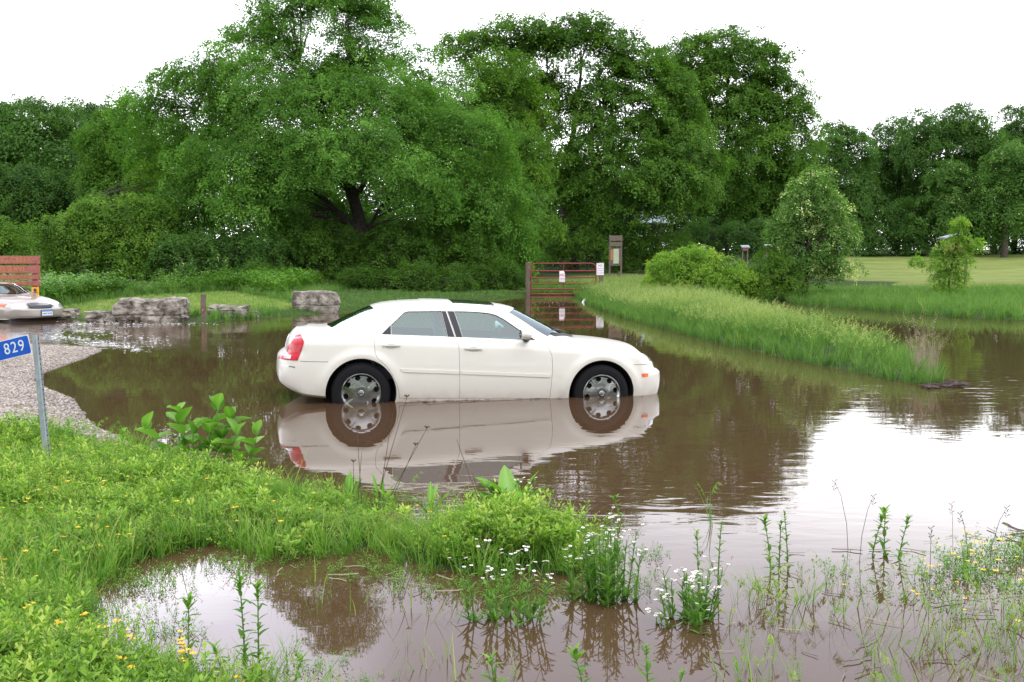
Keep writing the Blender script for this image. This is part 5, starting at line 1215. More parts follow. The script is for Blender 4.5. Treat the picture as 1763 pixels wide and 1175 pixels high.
# ------------------------------------------------------------------ herbs and grasses
def blade_T(n, h, w, spread, bend, seed, segs=3, seed_head=0, var=(.2, .7), vtop=.15):
    """a tuft: n blades of height h"""
    r = np.random.default_rng(seed); V = []; F = []; A = []
    for i in range(n):
        a = r.uniform(0, 6.283); b0 = np.array([math.cos(a), math.sin(a), 0]) * r.uniform(0, spread); hh = h * r.uniform(.6, 1.15); ln = r.uniform(.1, 1) * bend; d = np.array([math.cos(a + r.normal(0, .5)), math.sin(a + r.normal(0, .5)), 0])
        s_ = np.array([-d[1], d[0], 0]); o = len(V); v0 = r.uniform(*var)
        for k in range(segs + 1):
            t = k / segs; p = b0 + np.array([0, 0, 1]) * hh * (t - .25 * ln * t * t) + d * hh * ln * t * t * .8; ww = w * (1 - .9 * t ** 1.5) * .5
            V += [p - s_ * ww, p + s_ * ww]; A += [min(1, v0 + vtop * t)] * 2
        for k in range(segs): F.append((o + 2 * k, o + 2 * k + 1, o + 2 * k + 3, o + 2 * k + 2))
        if r.random() < seed_head:
            tip = (V[-1] + V[-2]) * .5; L_ = hh * .26
            for j in range(9):
                q = j / 9; p = tip + np.array([0, 0, 1]) * L_ * (q - .45) + d * q * L_ * .5; o2 = len(V); aa = r.uniform(0, 6.28); u = np.array([math.cos(aa), math.sin(aa), .4]) * (.035 if h > .3 else .011) * (1.1 - q)
                wv = np.array([0, 0, .006 if h > .3 else .002]); V += [p, p + u * .5 + wv, p + u + np.array([0, 0, -.01]), p + u * .5 - wv]; A += [r.uniform(.84, 1)] * 4; F.append((o2, o2 + 1, o2 + 2, o2 + 3))
    return np.array(V, float), np.array(F), np.array(A)
def herb_T(n, h, rad, leaf, seed, wf=.55, var=(.2, .8)):
    """low leafy herb: leaflets in threes on thin stems"""
    r = np.random.default_rng(seed); V = []; F = []; A = []
    for i in range(n):
        a = r.uniform(0, 6.283); q = math.sqrt(r.random()) * rad; hh = h * r.uniform(.35, 1.1) * (1 - .45 * (q / rad) ** 2); c = np.array([math.cos(a) * q, math.sin(a) * q, hh]); v0 = r.uniform(*var); L = leaf * r.uniform(.7, 1.3); ph = r.uniform(0, 6.28)
        for k in range(3):
            b = ph + k * 2.09; d = np.array([math.cos(b), math.sin(b), r.uniform(-.35, .45)]); s_ = np.array([-math.sin(b), math.cos(b), 0]); o = len(V)
            V += [c, c + d * L * .55 + s_ * L * wf * .5, c + d * L, c + d * L * .55 - s_ * L * wf * .5]; A += [v0] * 4; F.append((o, o + 1, o + 2, o + 3))
        if i % 3 == 0:
            o = len(V); b0 = np.array([c[0] * .5, c[1] * .5, 0]); V += [b0, b0 + (.004, 0, 0), c + (.003, 0, 0), c]; A += [.35] * 4; F.append((o, o + 1, o + 2, o + 3))
    return np.array(V, float), np.array(F), np.array(A)
def sprig_T(nst, h, rad, leaf, seed, wf=.45, var=(.15, .8), tiers=6):
    """a clump of upright leafy stems, small leaflets in threes up each stem"""
    r = np.random.default_rng(seed); V = []; F = []; A = []
    for i in range(nst):
        a = r.uniform(0, 6.283); q = math.sqrt(r.random()) * rad * .5; b0 = np.array([math.cos(a) * q, math.sin(a) * q, 0]); hh = h * r.uniform(.5, 1.15); ln = np.array([math.cos(a), math.sin(a), 0]) * rad * r.uniform(.2, 1.0) + r.normal(0, .15, 3) * rad * np.array([1, 1, 0]); v0 = r.uniform(*var)
        P = lambda t: b0 + ln * t ** 1.5 + np.array([0, 0, hh * (t - .18 * t * t)])
        o = len(V); V += [P(0), P(0) + (.003, 0, 0), P(1) + (.002, 0, 0), P(1)]; A += [v0 * .6] * 4; F.append((o, o + 1, o + 2, o + 3))
        for k in range(tiers):
            t = .25 + .75 * (k + r.uniform(0, .8)) / tiers; c = P(t); ph = r.uniform(0, 6.28); L = leaf * r.uniform(.7, 1.3) * (1.15 - .4 * t); v1 = min(1, v0 + .18 * t + r.normal(0, .06))
            for m in range(3):
                b = ph + m * 2.09 + r.normal(0, .3); up = r.uniform(.0, .9) + .35 * (k == tiers - 1); d = np.array([math.cos(b) * math.cos(up), math.sin(b) * math.cos(up), math.sin(up)]); s_ = np.array([-math.sin(b), math.cos(b), r.uniform(-.3, .3)]); o = len(V); c2 = c + d * L * .25
                V += [c2, c2 + d * L * .6 + s_ * L * wf * .5, c2 + d * L, c2 + d * L * .6 - s_ * L * wf * .5]; A += [v1] * 4; F.append((o, o + 1, o + 2, o + 3))
    return np.array(V, float), np.array(F), np.array(A)
def scatter(temps, pos, r, smin=.7, smax=1.3, tilt=.12, shift=None, mul=None):
    Vs, Fs, As = [], [], []; off = 0; pick = r.integers(0, len(temps), len(pos))
    for t, (V, F, A) in enumerate(temps):
        P = pos[pick == t]; n = len(P)
        if n == 0: continue
        a = r.uniform(0, 6.283, n); s_ = r.uniform(smin, smax, n) * (mul[pick == t] if mul is not None else 1); c, q = np.cos(a), np.sin(a); X = V[None, :, 0] * c[:, None] - V[None, :, 1] * q[:, None]; Y = V[None, :, 0] * q[:, None] + V[None, :, 1] * c[:, None]; Z = np.repeat(V[None, :, 2], n, 0)
        tx, ty = r.normal(0, tilt, n), r.normal(0, tilt, n); X = X + Z * tx[:, None]; Y = Y + Z * ty[:, None]
        W = np.stack([X, Y, Z], -1) * s_[:, None, None] + P[:, None, :]
        sh_ = (shift[pick == t] if shift is not None else r.normal(0, .09, n))
        Vs.append(W.reshape(-1, 3)); Fs.append((F[None] + (np.arange(n) * len(V))[:, None, None]).reshape(-1, 4) + off); As.append(np.clip(A[None] + sh_[:, None], 0, 1).ravel()); off += n * len(V)
    return np.concatenate(Vs), np.concatenate(Fs), np.concatenate(As)
def inside(poly, n, r, margin=0.0, clip=None, cond=None):
    P = np.array(poly); a, b = P.min(0), P.max(0)
    if clip: a = np.maximum(a, clip[0]); b = np.minimum(b, clip[1])
    Q = r.uniform(a, b, (n, 2)); d = sdf(Q, poly); k = d > margin
    if cond is not None: k &= cond(Q, d)
    Q = Q[k]; return np.column_stack([Q, np.maximum(height(Q), -.02) - .01]), d[k]
def seen(Q, m=.9): return np.abs(Q[:, 0]) < Q[:, 1] * .467 + m
def stuff(name, parts, matn, lab, cat):
    V = []; F = []; A = []; o = 0
    for v, f, a in parts: V.append(v); F.append(f + o); A.append(a); o += len(v)
    me = np_mesh(name, np.concatenate(V), np.concatenate(F), [M[matn]], np.concatenate(A)); return tag(obj(name, me), lab, cat, kind='stuff')
r = np.random.default_rng(77)
# near bank: clover and trefoil cover, with grass tufts
herbs = [sprig_T(9, .15, .15, .019, 500 + i) for i in range(7)] + [sprig_T(7, .20, .14, .021, 520 + i, .4) for i in range(3)] + [herb_T(34, .12, .13, .026, 540 + i, .6) for i in range(3)] + [sprig_T(6, .21, .16, .027, 560 + i, .5) for i in range(2)]
P, d = inside(FG, 60000, r, -.10, ((-7.5, 3.2), (1.6, 12)), lambda Q, d: seen(Q) & (r.random(len(Q)) < np.clip(.35 + d * 2.2, .12, 1) * np.clip(1.25 - .03 * Q[:, 1], .6, 1)) & (vnoise(Q, 1.3, 9) + .25 * r.random(len(Q)) + np.clip(d, 0, .5) * .6 > .42))
nsel = 8200; P = P[:nsel]
big = .55 + .75 * vnoise(P, .8, 31); tone_ = (vnoise(P, .9, 33) - .5) * .5
_dk = np.hypot(P[:, 0] - G(885, 885)[0], P[:, 1] - G(885, 885)[1])
mul_ = (1 - .6 * np.exp(-(_dk / .42) ** 2)) * (.36 + 1.3 * vnoise(P, 1.15, 35) ** 1.2 * (.6 + .8 * vnoise(P, 3.0, 36)))
wk = P[(r.random(len(P)) < .045) & (_dk > .5)]; wT = [sprig_T(5, .27, .12, .042, 580 + i, .4, (.3, .8), 7) for i in range(3)] + [sprig_T(4, .22, .14, .052, 585 + i, .5, (.3, .85), 6) for i in range(2)]
stuff('clover_cover', [scatter(wT, wk, r, .6, 1.2, .12), scatter(herbs, P, r, .7, 1.25, .10, tone_ + r.normal(0, .09, len(P)), mul_)], 'clover', 'low bright green clover and trefoil covering the near bank', 'ground cover')
gr_T = [blade_T(14, .19, .006, .05, .8, 540 + i, 3, .10, (.25, .7)) for i in range(5)] + [blade_T(9, .27, .006, .04, 1.0, 550 + i, 4, .3, (.3, .75)) for i in range(3)]
P, d = inside(FG, 26000, r, -.12, ((-7.5, 3.2), (1.6, 12.5)), lambda Q, d: seen(Q) & (vnoise(Q, 1.1, 14) > .58 - .3 * (d < .25)) & (r.random(len(Q)) < .62))
P = P[:1900]
stuff('bank_grass', [scatter(gr_T, P, r, .6, 1.25, .2)], 'grass', 'grass tufts growing through the clover of the near bank', 'grass')
# tall seeding grass of the spit
tg = [blade_T(13, .46, .011, .10, .9, 560 + i, 4, .30, (.1, .6), .14) for i in range(8)]; tg2 = [blade_T(12, .36, .013, .09, .7, 580 + i, 4, .0, (.15, .6), .12) for i in range(4)]
cs = np.array(SPIT)
P, d = inside(SPIT, 40000, r, -.12, None, lambda Q, d: r.random(len(Q)) < .35 + .9 * vnoise(Q, .7, 41))
P = P[:9500]; edge = sdf(P[:, :2], SPIT) < .45
ps_ = P[~edge]; pt_ = scatter(tg, ps_, r, .55, 1.3, .22, (vnoise(ps_, .5, 43) - .5) * .35 + r.normal(0, .07, len(ps_))); pe = scatter(tg2, P[edge], r, .6, 1.1, .22)
stuff('spit_grass', [pt_, pe], 'tall_grass', 'tall seeding grass on the narrow spit beside the flooded track', 'grass')
# far bank grasses: right strip, left bank
def back_right(Q, d): return (Q[:, 0] > 6) & (Q[:, 1] < 62) & (d < 14) & seen(Q, 4)
P, d = inside(BACK, 120000, r, -.1, ((6, 26), (40, 62)), back_right); P = P[np.argsort(-r.random(len(P)) )][:9000]
rg = [blade_T(12, .44, .020, .14, .8, 600 + i, 3, .06, (.15, .6), .12) for i in range(6)]
p1 = scatter(rg, P[P[:, 1] < 47], r, .6, 1.15, .2); p1b = scatter(rg, P[P[:, 1] >= 47], r, .12, .26, .2)
P, d = inside(BACK, 60000, r, -.1, ((-18, 27), (9, 56)), lambda Q, d: seen(Q, 3) & (sdf(Q, VERGE) < .05) & (d < 11) & (r.random(len(Q)) < np.where(d < 1, .9, .75)) & ~((d < 1.0) & (Q[:, 0] > -15) & (Q[:, 0] < G(345, 555)[0]))); P = P[:9000]
lg_ = [blade_T(12, .30, .016, .13, .8, 620 + i, 3, .06, (.15, .6), .12) for i in range(6)]
p2 = scatter(lg_, P, r, .55, 1.3, .2, None, np.where((P[:, 0] > G(455, 548)[0]) & (P[:, 0] < .6), .42, 1.0))
P, d = inside(VERGE, 9000, r, -.1, None, lambda Q, d: seen(Q, 2)); vg = [blade_T(12, .10, .014, .14, .8, 640 + i, 2, 0, (.55, .85), .1) for i in range(4)]
p3 = scatter(vg, P[:2600], r, .6, 1.3, .2)
stuff('far_bank_grass', [p1, p1b, p2, p3], 'tall_grass', 'rough green grass along the far banks of the flood water', 'grass')
P, d = inside(BACK, 60000, r, 2.5, ((-18, 29), (-4, 50)), lambda Q, d: seen(Q, 2) & (sdf(Q, VERGE) < -.6) & (d < 9) & (Q[:, 0] < G(345, 545)[0] + .04 * (Q[:, 1] - 32))); P = P[:1500]
hb = [herb_T(26, .75, .30, .10, 660 + i, .5, (.3, .9)) for i in range(5)]
stuff('bank_weeds', [scatter(hb, P, r, .6, 1.2, .1)], 'weed', 'leafy pale weeds in front of the shrubs behind the boulders', 'weeds')

# gravel stones on the lot
def pebble_T(seed):
    rr = np.random.default_rng(seed); V = []; F = []; nn = 6
    for j, (z, q) in enumerate(((0, .8), (.35, 1), (.62, .55))):
        for k in range(nn): a = 6.283 * k / nn; V.append((q * math.cos(a) * rr.uniform(.8, 1.2), q * math.sin(a) * rr.uniform(.8, 1.2) * .8, z * rr.uniform(.85, 1.15)))
    for j in range(2):
        for k in range(nn): F.append((j * nn + k, j * nn + (k + 1) % nn, (j + 1) * nn + (k + 1) % nn, (j + 1) * nn + k))
    F += [(12, 13, 14, 15), (12, 15, 16, 17)]
    return np.array(V) * .0125, np.array(F), np.full(len(V), .45)
P, d = inside(GRAV, 130000, r, -.06, ((-11, 9.2), (-2, 24)), lambda Q, d: seen(Q, .6)); P = P[:27000]; P[:, 2] = height(P) + .012
stuff('gravel_stones', [scatter([pebble_T(700 + i) for i in range(6)], P, r, .4, 1.5, .1, r.normal(0, .28, len(P)))], 'pebble', 'loose pale limestone gravel lying on the lot', 'gravel')

# ------------------------------------------------------------------ single plants
def leaf_grid(L, w, up, curl, fold, seed, wave=0.0):
    """one broad leaf along +x, base at the origin"""
    rr = np.random.default_rng(seed); V = []; F = []; nL, nW = 6, 4; ph = rr.uniform(0, 6)
    for i in range(nL + 1):
        t = i / nL; ww = w * (math.sin(math.pi * min(1, .06 + t * .94) ** .8) ** .75) * .5 if i < nL else 0.004
        a = up - curl * t; 
        x = L * (t * math.cos(up - curl * t * .5)); z = L * (t * math.sin(up - curl * t * .5))
        for j in range(nW + 1):
            q = -1 + 2 * j / nW; V.append((x - abs(q) * ww * fold * math.sin(a), q * ww, z + abs(q) * ww * fold * math.cos(a) + wave * ww * math.sin(t * 11 + ph + (q > 0) * 1.7) * abs(q)))
    for i in range(nL):
        for j in range(nW): k = i * (nW + 1) + j; F.append((k, k + 1, k + nW + 2, k + nW + 1))
    return np.array(V), np.array(F)
def place(V, az, p): c, s_ = math.cos(az), math.sin(az); return np.column_stack([V[:, 0] * c - V[:, 1] * s_, V[:, 0] * s_ + V[:, 1] * c, V[:, 2]]) + np.array(p)
VEIN = lambda b: np.clip(b + np.tile([-.06, -.04, .34, -.04, -.06], 7) + np.repeat(np.linspace(-.1, .12, 7), 5), 0, 1)     # paler midrib and tip
class LB:
    def __init__(s): s.V = []; s.F = []; s.A = []; s.o = 0
    def add(s, V, F, a): s.V.append(V); s.F.append(F + s.o); s.A.append(np.full(len(V), a) if np.isscalar(a) else a); s.o += len(V)
    def mesh(s, name, m_, smooth=True): return np_mesh(name, np.concatenate(s.V), np.concatenate(s.F), [m_], np.concatenate(s.A), smooth)
def milkweed(stems, seed, L=.15, w=.075):
    rr = random.Random(seed); sb = MB(); lb = LB()
    for bx_, by_, lx, ly, h in stems:
        P = [(bx_ + lx * t * t, by_ + ly * t * t, h * t - .05) for t in np.linspace(0, 1, 6)]; sb.tube(P, [.009, .008, .008, .007, .006, .004], 7)
        az = rr.uniform(0, 3); k = max(3, int(h / .105))
        for i in range(k):
            t = .30 + .70 * (i + 1) / k; p = (bx_ + lx * t * t, by_ + ly * t * t, h * t - .05); az += 1.57 + rr.uniform(-.3, .3)
            for q in (0, math.pi):
                sc_ = rr.uniform(.7, 1.15) * (1 if i < k - 1 else .8); up = rr.uniform(.15, .75) + (.5 if i == k - 1 else 0)
                V, F = leaf_grid(L * sc_, w * sc_, up, rr.uniform(-.3, .8), rr.uniform(.4, .95), rr.randint(0, 999), .10); lb.add(place(V, az + q + rr.uniform(-.25, .25), p), F, VEIN(rr.gauss(.42, .2)))
    return sb.mesh('stem', M['stem'], 60), lb.mesh('leaves', M['broad'])
def dock(n, seed, L=.26, w=.09, lo=.5, hi=1.3):
    rr = random.Random(seed); sb = MB(); lb = LB()
    for i in range(n):
        az = rr.uniform(0, 6.28); sc_ = rr.uniform(.6, 1.1); up = rr.uniform(lo, hi); p = (.02 * math.cos(az), .02 * math.sin(az), rr.uniform(0, .06)); st_ = .05 * sc_
        e = (p[0] + st_ * math.cos(az) * math.cos(up), p[1] + st_ * math.sin(az) * math.cos(up), p[2] + st_ * math.sin(up)); sb.tube([(p[0], p[1], p[2] - .08), p, e], .005, 6)
        V, F = leaf_grid(L * sc_, w * rr.uniform(.8, 1.15), up, rr.uniform(-.1, 1.0), rr.uniform(.15, .5), rr.randint(0, 999), .22); lb.add(place(V, az, e), F, VEIN(rr.gauss(.45, .2)))
    return sb.mesh('stem', M['stem'], 60), lb.mesh('leaves', M['broad'])
def daisy(lb, c, rad, rr):
    n_ = 9; a0 = rr.uniform(0, 6); t = (rr.uniform(-.3, .3), rr.uniform(-.3, .3))
    for k in range(n_):
        a = a0 + 6.283 * k / n_; d = np.array([math.cos(a), math.sin(a), 0]); s_ = np.array([-d[1], d[0], 0]); c_ = np.array(c)
        V = np.array([c_ + d * rad * .25, c_ + d * rad * .7 + s_ * rad * .3, c_ + d * rad, c_ + d * rad * .7 - s_ * rad * .3]); V[:, 2] += (V[:, 0] - c_[0]) * t[0] + (V[:, 1] - c_[1]) * t[1]; lb.add(V, np.array([[0, 1, 2, 3]]), .5)
def fleabane(n, h, rad, seed):
    rr = random.Random(seed); sb = MB(); lb = LB(); fb = LB(); cb = MB()
    for i in range(n):
        a = rr.uniform(0, 6.28); q = math.sqrt(rr.random()) * rad; bx_, by_ = q * math.cos(a), q * math.sin(a); hh = h * rr.uniform(.65, 1.05); lx, ly = bx_ * .5 + rr.uniform(-.03, .03), by_ * .5 + rr.uniform(-.03, .03)
        P = [(bx_ + lx * t, by_ + ly * t, hh * t - .06) for t in np.linspace(0, 1, 5)]; sb.tube(P, [.0042, .004, .0036, .003, .002], 5)
        for k in range(int(hh / .017)):
            t = rr.uniform(.08, .92); az = rr.uniform(0, 6.28); l_ = .072 * (1.15 - .70 * t) * rr.uniform(.8, 1.3); V, F = leaf_grid(l_, l_ * .24, rr.uniform(.5, 1.2), .5, .3, k); lb.add(place(V, az, (bx_ + lx * t, by_ + ly * t, hh * t - .06)), F, np.clip(rr.gauss(.45, .2), 0, 1))
        top = Vector(P[-1])
        for k in range(rr.randint(2, 4)):
            e = top + Vector((rr.uniform(-.045, .045), rr.uniform(-.045, .045), rr.uniform(.0, .03))); sb.tube([Vector(P[-2]).lerp(top, rr.uniform(.4, 1)), e], .0014, 4)
            daisy(fb, e, .0105, rr); q_ = np.array(e); fb.add(np.array([q_ + (.004, 0, .002), q_ + (0, .004, .002), q_ + (-.004, 0, .002), q_ + (0, -.004, .002)]), np.array([[0, 1, 2, 3]]), .9)
    return sb.mesh('stems', M['stem'], 60), lb.mesh('leaves', M['weed']), np_mesh('blossom', np.concatenate(fb.V), np.concatenate(fb.F), [M['petal_white'], M['petal_yellow']], mi=(np.concatenate(fb.A)[::4] > .7).astype(int))
def stalk(h, seed, leaf=.05, lean=.1, dens=1.0, tuft=True, wfr=.36):
    rr = random.Random(seed); sb = MB(); lb = LB(); lx, ly = rr.uniform(-lean, lean), rr.uniform(-lean, lean)
    P = [(lx * t * t, ly * t * t, h * t - .10) for t in np.linspace(0, 1, 7)]; sb.tube(P, [.0048, .0045, .0042, .0038, .003, .0025, .0015], 6)
    az = 0; k = int(h / .020 * dens)
    for i in range(k):
        t = .22 + .78 * i / k; az += 2.4; l_ = leaf * rr.uniform(.6, 1.25) * (1.1 - .45 * t)
        for m_ in range(1 if t < .85 else 3): V, F = leaf_grid(l_, l_ * wfr, rr.uniform(.1, .9) + (.3 if t > .85 else 0), rr.uniform(.2, .8), .3, i); lb.add(place(V, az + m_ * 2, (lx * t * t, ly * t * t, h * t - .10)), F, np.clip(rr.gauss(.45, .2) + .2 * (t > .85), 0, 1))
    return sb.mesh('stem', M['stem'], 60), lb.mesh('leaves', M['weed'])
def plant(name, label, cat, px, py, meshes, names, group=None, z=0, rz=0, sc_=1):
    p = G(px, py, z); o = thing(name, label, cat, (p[0], p[1], max(hz(p[0], p[1]), -.02)), (0, 0, rz), group); o.scale = (sc_,) * 3
    for nm, me in zip(names, meshes): obj(nm, me, o)
    return o
plant('milkweed', 'large clump of broad leaved milkweed rising from the bank beside the water', 'plant', 335, 806, milkweed([(-.20, 0, -.16, .0, .38), (-.08, .03, -.06, .05, .50), (.0, -.04, .03, -.08, .36), (.08, .02, .10, .04, .52), (.16, .04, .12, .0, .46), (.22, -.03, .14, -.03, .34)], 3, .20, .125), ('stem', 'leaves'), sc_=1.08)
plant('milkweed', 'smaller upright milkweed standing just right of the large clump', 'plant', 431, 812, milkweed([(0, 0, .06, 0, .38), (-.05, .02, -.08, .03, .20)], 8, .19, .10), ('stem', 'leaves'))
plant('milkweed', 'single milkweed shoot with upright leaves at the left end of the bank edge', 'plant', 209, 786, milkweed([(0, 0, .02, 0, .24), (.05, 0, .05, .02, .16)], 15, .12, .05), ('stem', 'leaves'))
plant('dock_plant', 'broad wavy leaved dock plant at the water edge in front of the car nose', 'plant', 882, 888, dock(15, 4, .38, .17, .75, 1.4), ('stem', 'leaves'), z=.02)
plant('dock_plant', 'narrow leaved dock rosette in the clover below the rear car door', 'plant', 740, 882, dock(8, 6, .17, .04, .8, 1.4), ('stem', 'leaves'), z=.02)
plant('dock_plant', 'dock rosette of narrow leaves in the clover below the rear wheel', 'plant', 597, 868, dock(9, 9, .18, .04, .6, 1.4), ('stem', 'leaves'), z=.02)
plant('dock_plant', 'small rosette of leaves at the right end of the bank by the water', 'plant', 655, 862, dock(6, 19, .13, .035, .6, 1.4), ('stem', 'leaves'), z=.02)
FN = ('stems', 'leaves', 'blossom')
plant('fleabane', 'loose wide clump of white fleabane standing in the flooded ditch left of the tallest clump', 'wildflower', 868, 1066, fleabane(15, .40, .17, 1), FN, 'white fleabane clumps in the ditch')
plant('fleabane', 'tallest dense clump of white fleabane with broad leafy stems in the flooded ditch', 'wildflower', 1050, 1032, fleabane(22, .50, .13, 2), FN, 'white fleabane clumps in the ditch')
plant('fleabane', 'thin bunch of white fleabane touching the left side of the tallest clump', 'wildflower', 1001, 1030, fleabane(4, .34, .05, 3), FN, 'white fleabane clumps in the ditch')
plant('fleabane', 'rightmost dense bushy clump of white fleabane standing in open water', 'wildflower', 1192, 1074, fleabane(22, .33, .15, 4), FN, 'white fleabane clumps in the ditch')
plant('fleabane', 'single short white fleabane stem left of the rightmost bushy clump', 'wildflower', 1137, 1075, fleabane(2, .12, .02, 5), FN, 'white fleabane clumps in the ditch')
plant('fleabane', 'white fleabane flowers rising above the end of the clover bank', 'wildflower', 930, 905, fleabane(5, .22, .10, 6), FN, 'white fleabane clumps in the ditch', z=.05)
plant('fleabane', 'white fleabane stems overhanging the dock plant at the water edge', 'wildflower', 905, 885, fleabane(5, .38, .10, 7), FN, 'white fleabane clumps in the ditch', z=.05)
plant('fleabane', 'white flowered stems growing through the top of the large milkweed', 'wildflower', 325, 800, fleabane(6, .42, .14, 8), FN, 'white fleabane clumps in the ditch', z=.05)
SN = ('stem', 'leaves')
stk = [(325, 1172, 1020, 'leafy weed stalk alone in front of the white pool at left', .05), (424, 1185, 968, 'tallest leafy weed stalk in front of the pool, left one of a close pair', .05), (446, 1185, 985, 'tall leafy weed stalk leaning right, right one of a close pair', .05),
       (1010, 1200, 1112, 'weed tip at the bottom edge below the tallest fleabane', .055), (1116, 1195, 1100, 'weed tip at the bottom edge below the rightmost fleabane', .055), (855, 1200, 1118, 'weed tip at the bottom edge below the wide fleabane clump', .055), (1158, 1200, 1142, 'short weed tip right at the bottom edge near the middle', .05),
       (1203, 1012, 905, 'slender weed behind the rightmost fleabane, left of two', .04), (1236, 1000, 888, 'slender weed behind the rightmost fleabane, taller of two', .04), (1328, 985, 882, 'slender leafy weed, left one of the group left of the open glare', .045), (1341, 982, 888, 'slender leafy weed, middle one of the group left of the open glare', .04), (1357, 985, 872, 'slender leafy weed, right one of the group left of the open glare', .04),
       (1500, 957, 874, 'leftmost of three leafy stalks standing in the bright glare', .05), (1522, 957, 874, 'middle and thickest of three leafy stalks standing in the bright glare', .06), (1546, 962, 878, 'rightmost of three leafy stalks standing in the bright glare', .045), (1070, 905, 850, 'small leafy weed with pale tips rising above the tallest fleabane', .045), (500, 1185, 1120, 'low leafy weed right of the close pair of stalks at bottom left', .05), (390, 1185, 1105, 'bushy low weed left of the close pair of stalks at bottom left', .055)]
for i, (px, py, pt_, lab, lf) in enumerate(stk):
    d_ = G(px, py)[1]; plant('weed_stalk', lab, 'weed', px, py, stalk((py - pt_) * d_ / FPX * 1.02 + .10, 40 + i, lf * 1.3, .06, 1.1), SN, 'leafy weed stalks in the flooded ditch')
# dry stems of last year
def dry(stems, label, px, py):
    p = G(px, py, .05); o = thing('dry_stalks', label, 'dead plant', (p[0], p[1], hz(p[0], p[1])), group='dead stalks in front of the car')
    for (x0_, x1_, h, hd) in stems:
        mb = MB(); mb.tube([(x0_, 0, -.05), (x0_ + (x1_ - x0_) * .35, .01, h * .35), (x0_ + (x1_ - x0_) * .7, 0, h * .7), (x1_, .01, h)], [.003, .0026, .0022, .0016], 5)
        if hd:
            for k in range(9): a = k * 2.4; mb.tube([(x1_, .01, h), (x1_ + .018 * math.cos(a), .01 + .018 * math.sin(a), h + .016)], [.0015, .003], 4)
        mb.build('stem', M['dry'], o, 60)
dry([(-.03, .22, .84, 1), (.02, .36, .62, 1), (.06, .28, .50, 1), (-.10, -.13, .60, 0), (-.14, -.10, .45, 0), (-.16, -.16, .38, 1), (0, .12, .72, 0)], 'bunch of dark dry stalks leaning right in front of the rear door', 648, 872)
dry([(.10, -.12, .62, 0), (.12, -.02, .40, 0)], 'dry bent stalk leaning left in front of the front door', 818, 905)
P = [G(x, y) for x, y in ((1447, 1000), (1462, 1010), (1470, 985))]
for k, (px, py, tp) in enumerate(((1462, 950, 825), (1478, 968, 850), (1640, 1010, 862), (1668, 985, 880), (1700, 985, 870), (1600, 1020, 905))):
    p = G(px, py); h = (py - tp) * p[1] / FPX; mb = MB(); lx = (-.10, .08, -.02, -.06, .10, .0)[k]
    mb.tube([(0, 0, -.1), (lx * .2, 0, h * .4), (lx * .6, 0, h * .8), (lx, 0, h)], [.0019, .0017, .0014, .001], 5)
    for q in range(7): a = q * 2.4; mb.tube([(lx, 0, h - .01 * q), (lx + .016 * math.cos(a), .016 * math.sin(a), h - .01 * q + .012)], [.0012, .0025], 4)
    o = obj('grass_stem', mb.mesh('grass_stem', M['dry'] if k != 2 else M['straw'], 60)); o.location = (p[0], p[1], 0)
    tag(o, ('tall thin dry stem standing in the bright glare', 'thin dry stem leaning right in the bright glare', 'straight straw coloured stem left of the yellow flowered patch at right', 'dry stem leaning left among the yellow flowers at right', 'dry stem leaning right above the yellow flowers at right', 'short thin stem in front of the yellow flowered patch')[k], 'grass stem', 'thin dry stems in the ditch')
# flooded grasses with drooping seed heads, bottom right
def wpoly(l): return gp(l)
FLD = wpoly([(1270, 1010), (1400, 985), (1560, 985), (1763, 960), (1800, 1175), (1800, 1260), (1250, 1260), (1240, 1100)])
def panicle_T(h, seed):
    rr = np.random.default_rng(seed); V, F, A = blade_T(3, h, .0045, .02, .9, seed, 6, 0, (.45, .75)); V = list(V); F = list(F); A = list(A)
    for s_ in range(2):
        a = rr.uniform(0, 6.28); d = np.array([math.cos(a), math.sin(a), 0]); hh = h * rr.uniform(.9, 1.25); w_ = np.array([-d[1], d[0], 0]); o = len(V); pts_ = []
        for k in range(9): t = k / 8; p = np.array([0, 0, hh * (t - .18 * t ** 3)]) + d * hh * .35 * t ** 2.5; pts_.append(p); V += [p - w_ * .0012, p + w_ * .0012]; A += [.6, .6]
        for k in range(8): F.append((o + 2 * k, o + 2 * k + 1, o + 2 * k + 3, o + 2 * k + 2))
        for k in range(20):
            t = rr.uniform(.68, 1); p = np.array([0, 0, hh * (t - .18 * t ** 3)]) + d * hh * .35 * t ** 2.5; b = rr.uniform(0, 6.28); u = np.array([math.cos(b) * .5, math.sin(b) * .5, -.7]) * rr.uniform(.018, .034) + d * .02; x = np.cross(u, [0, 0, 1.]); x = x / max(np.linalg.norm(x), 1e-6) * .0026; o2 = len(V)
            V += [p, p + u * .6 + x, p + u * 1.3, p + u * .6 - x]; A += [rr.uniform(.66, .93)] * 4; F.append((o2, o2 + 1, o2 + 2, o2 + 3))
    return np.array(V), np.array(F), np.array(A)
pn_T = [panicle_T(.30, 800 + i) for i in range(6)]; fl_T = [blade_T(4, .22, .006, .05, 1.2, 820 + i, 4, 0, (.4, .75)) for i in range(5)]
P, d = inside(FLD, 900, r, .0, None, lambda Q, d: seen(Q, .3) & (vnoise(Q, 1.6, 71) > .42)); P = P[:95]; P[:, 2] = -.06
Pb, d = inside(FLD, 900, r, .0, None, lambda Q, d: seen(Q, .3) & (vnoise(Q, 2.2, 72) > .45)); Pb = Pb[:125]; Pb[:, 2] = -.06
WID = wpoly([(160, 985), (480, 985), (640, 985), (900, 1010), (900, 1175), (900, 1250), (300, 1250), (170, 1100)])
Pc, d = inside(WID, 500, r, 0, None, lambda Q, d: (vnoise(Q, 1.9, 73) > .5)); Pc = Pc[:45]; Pc[:, 2] = -.06
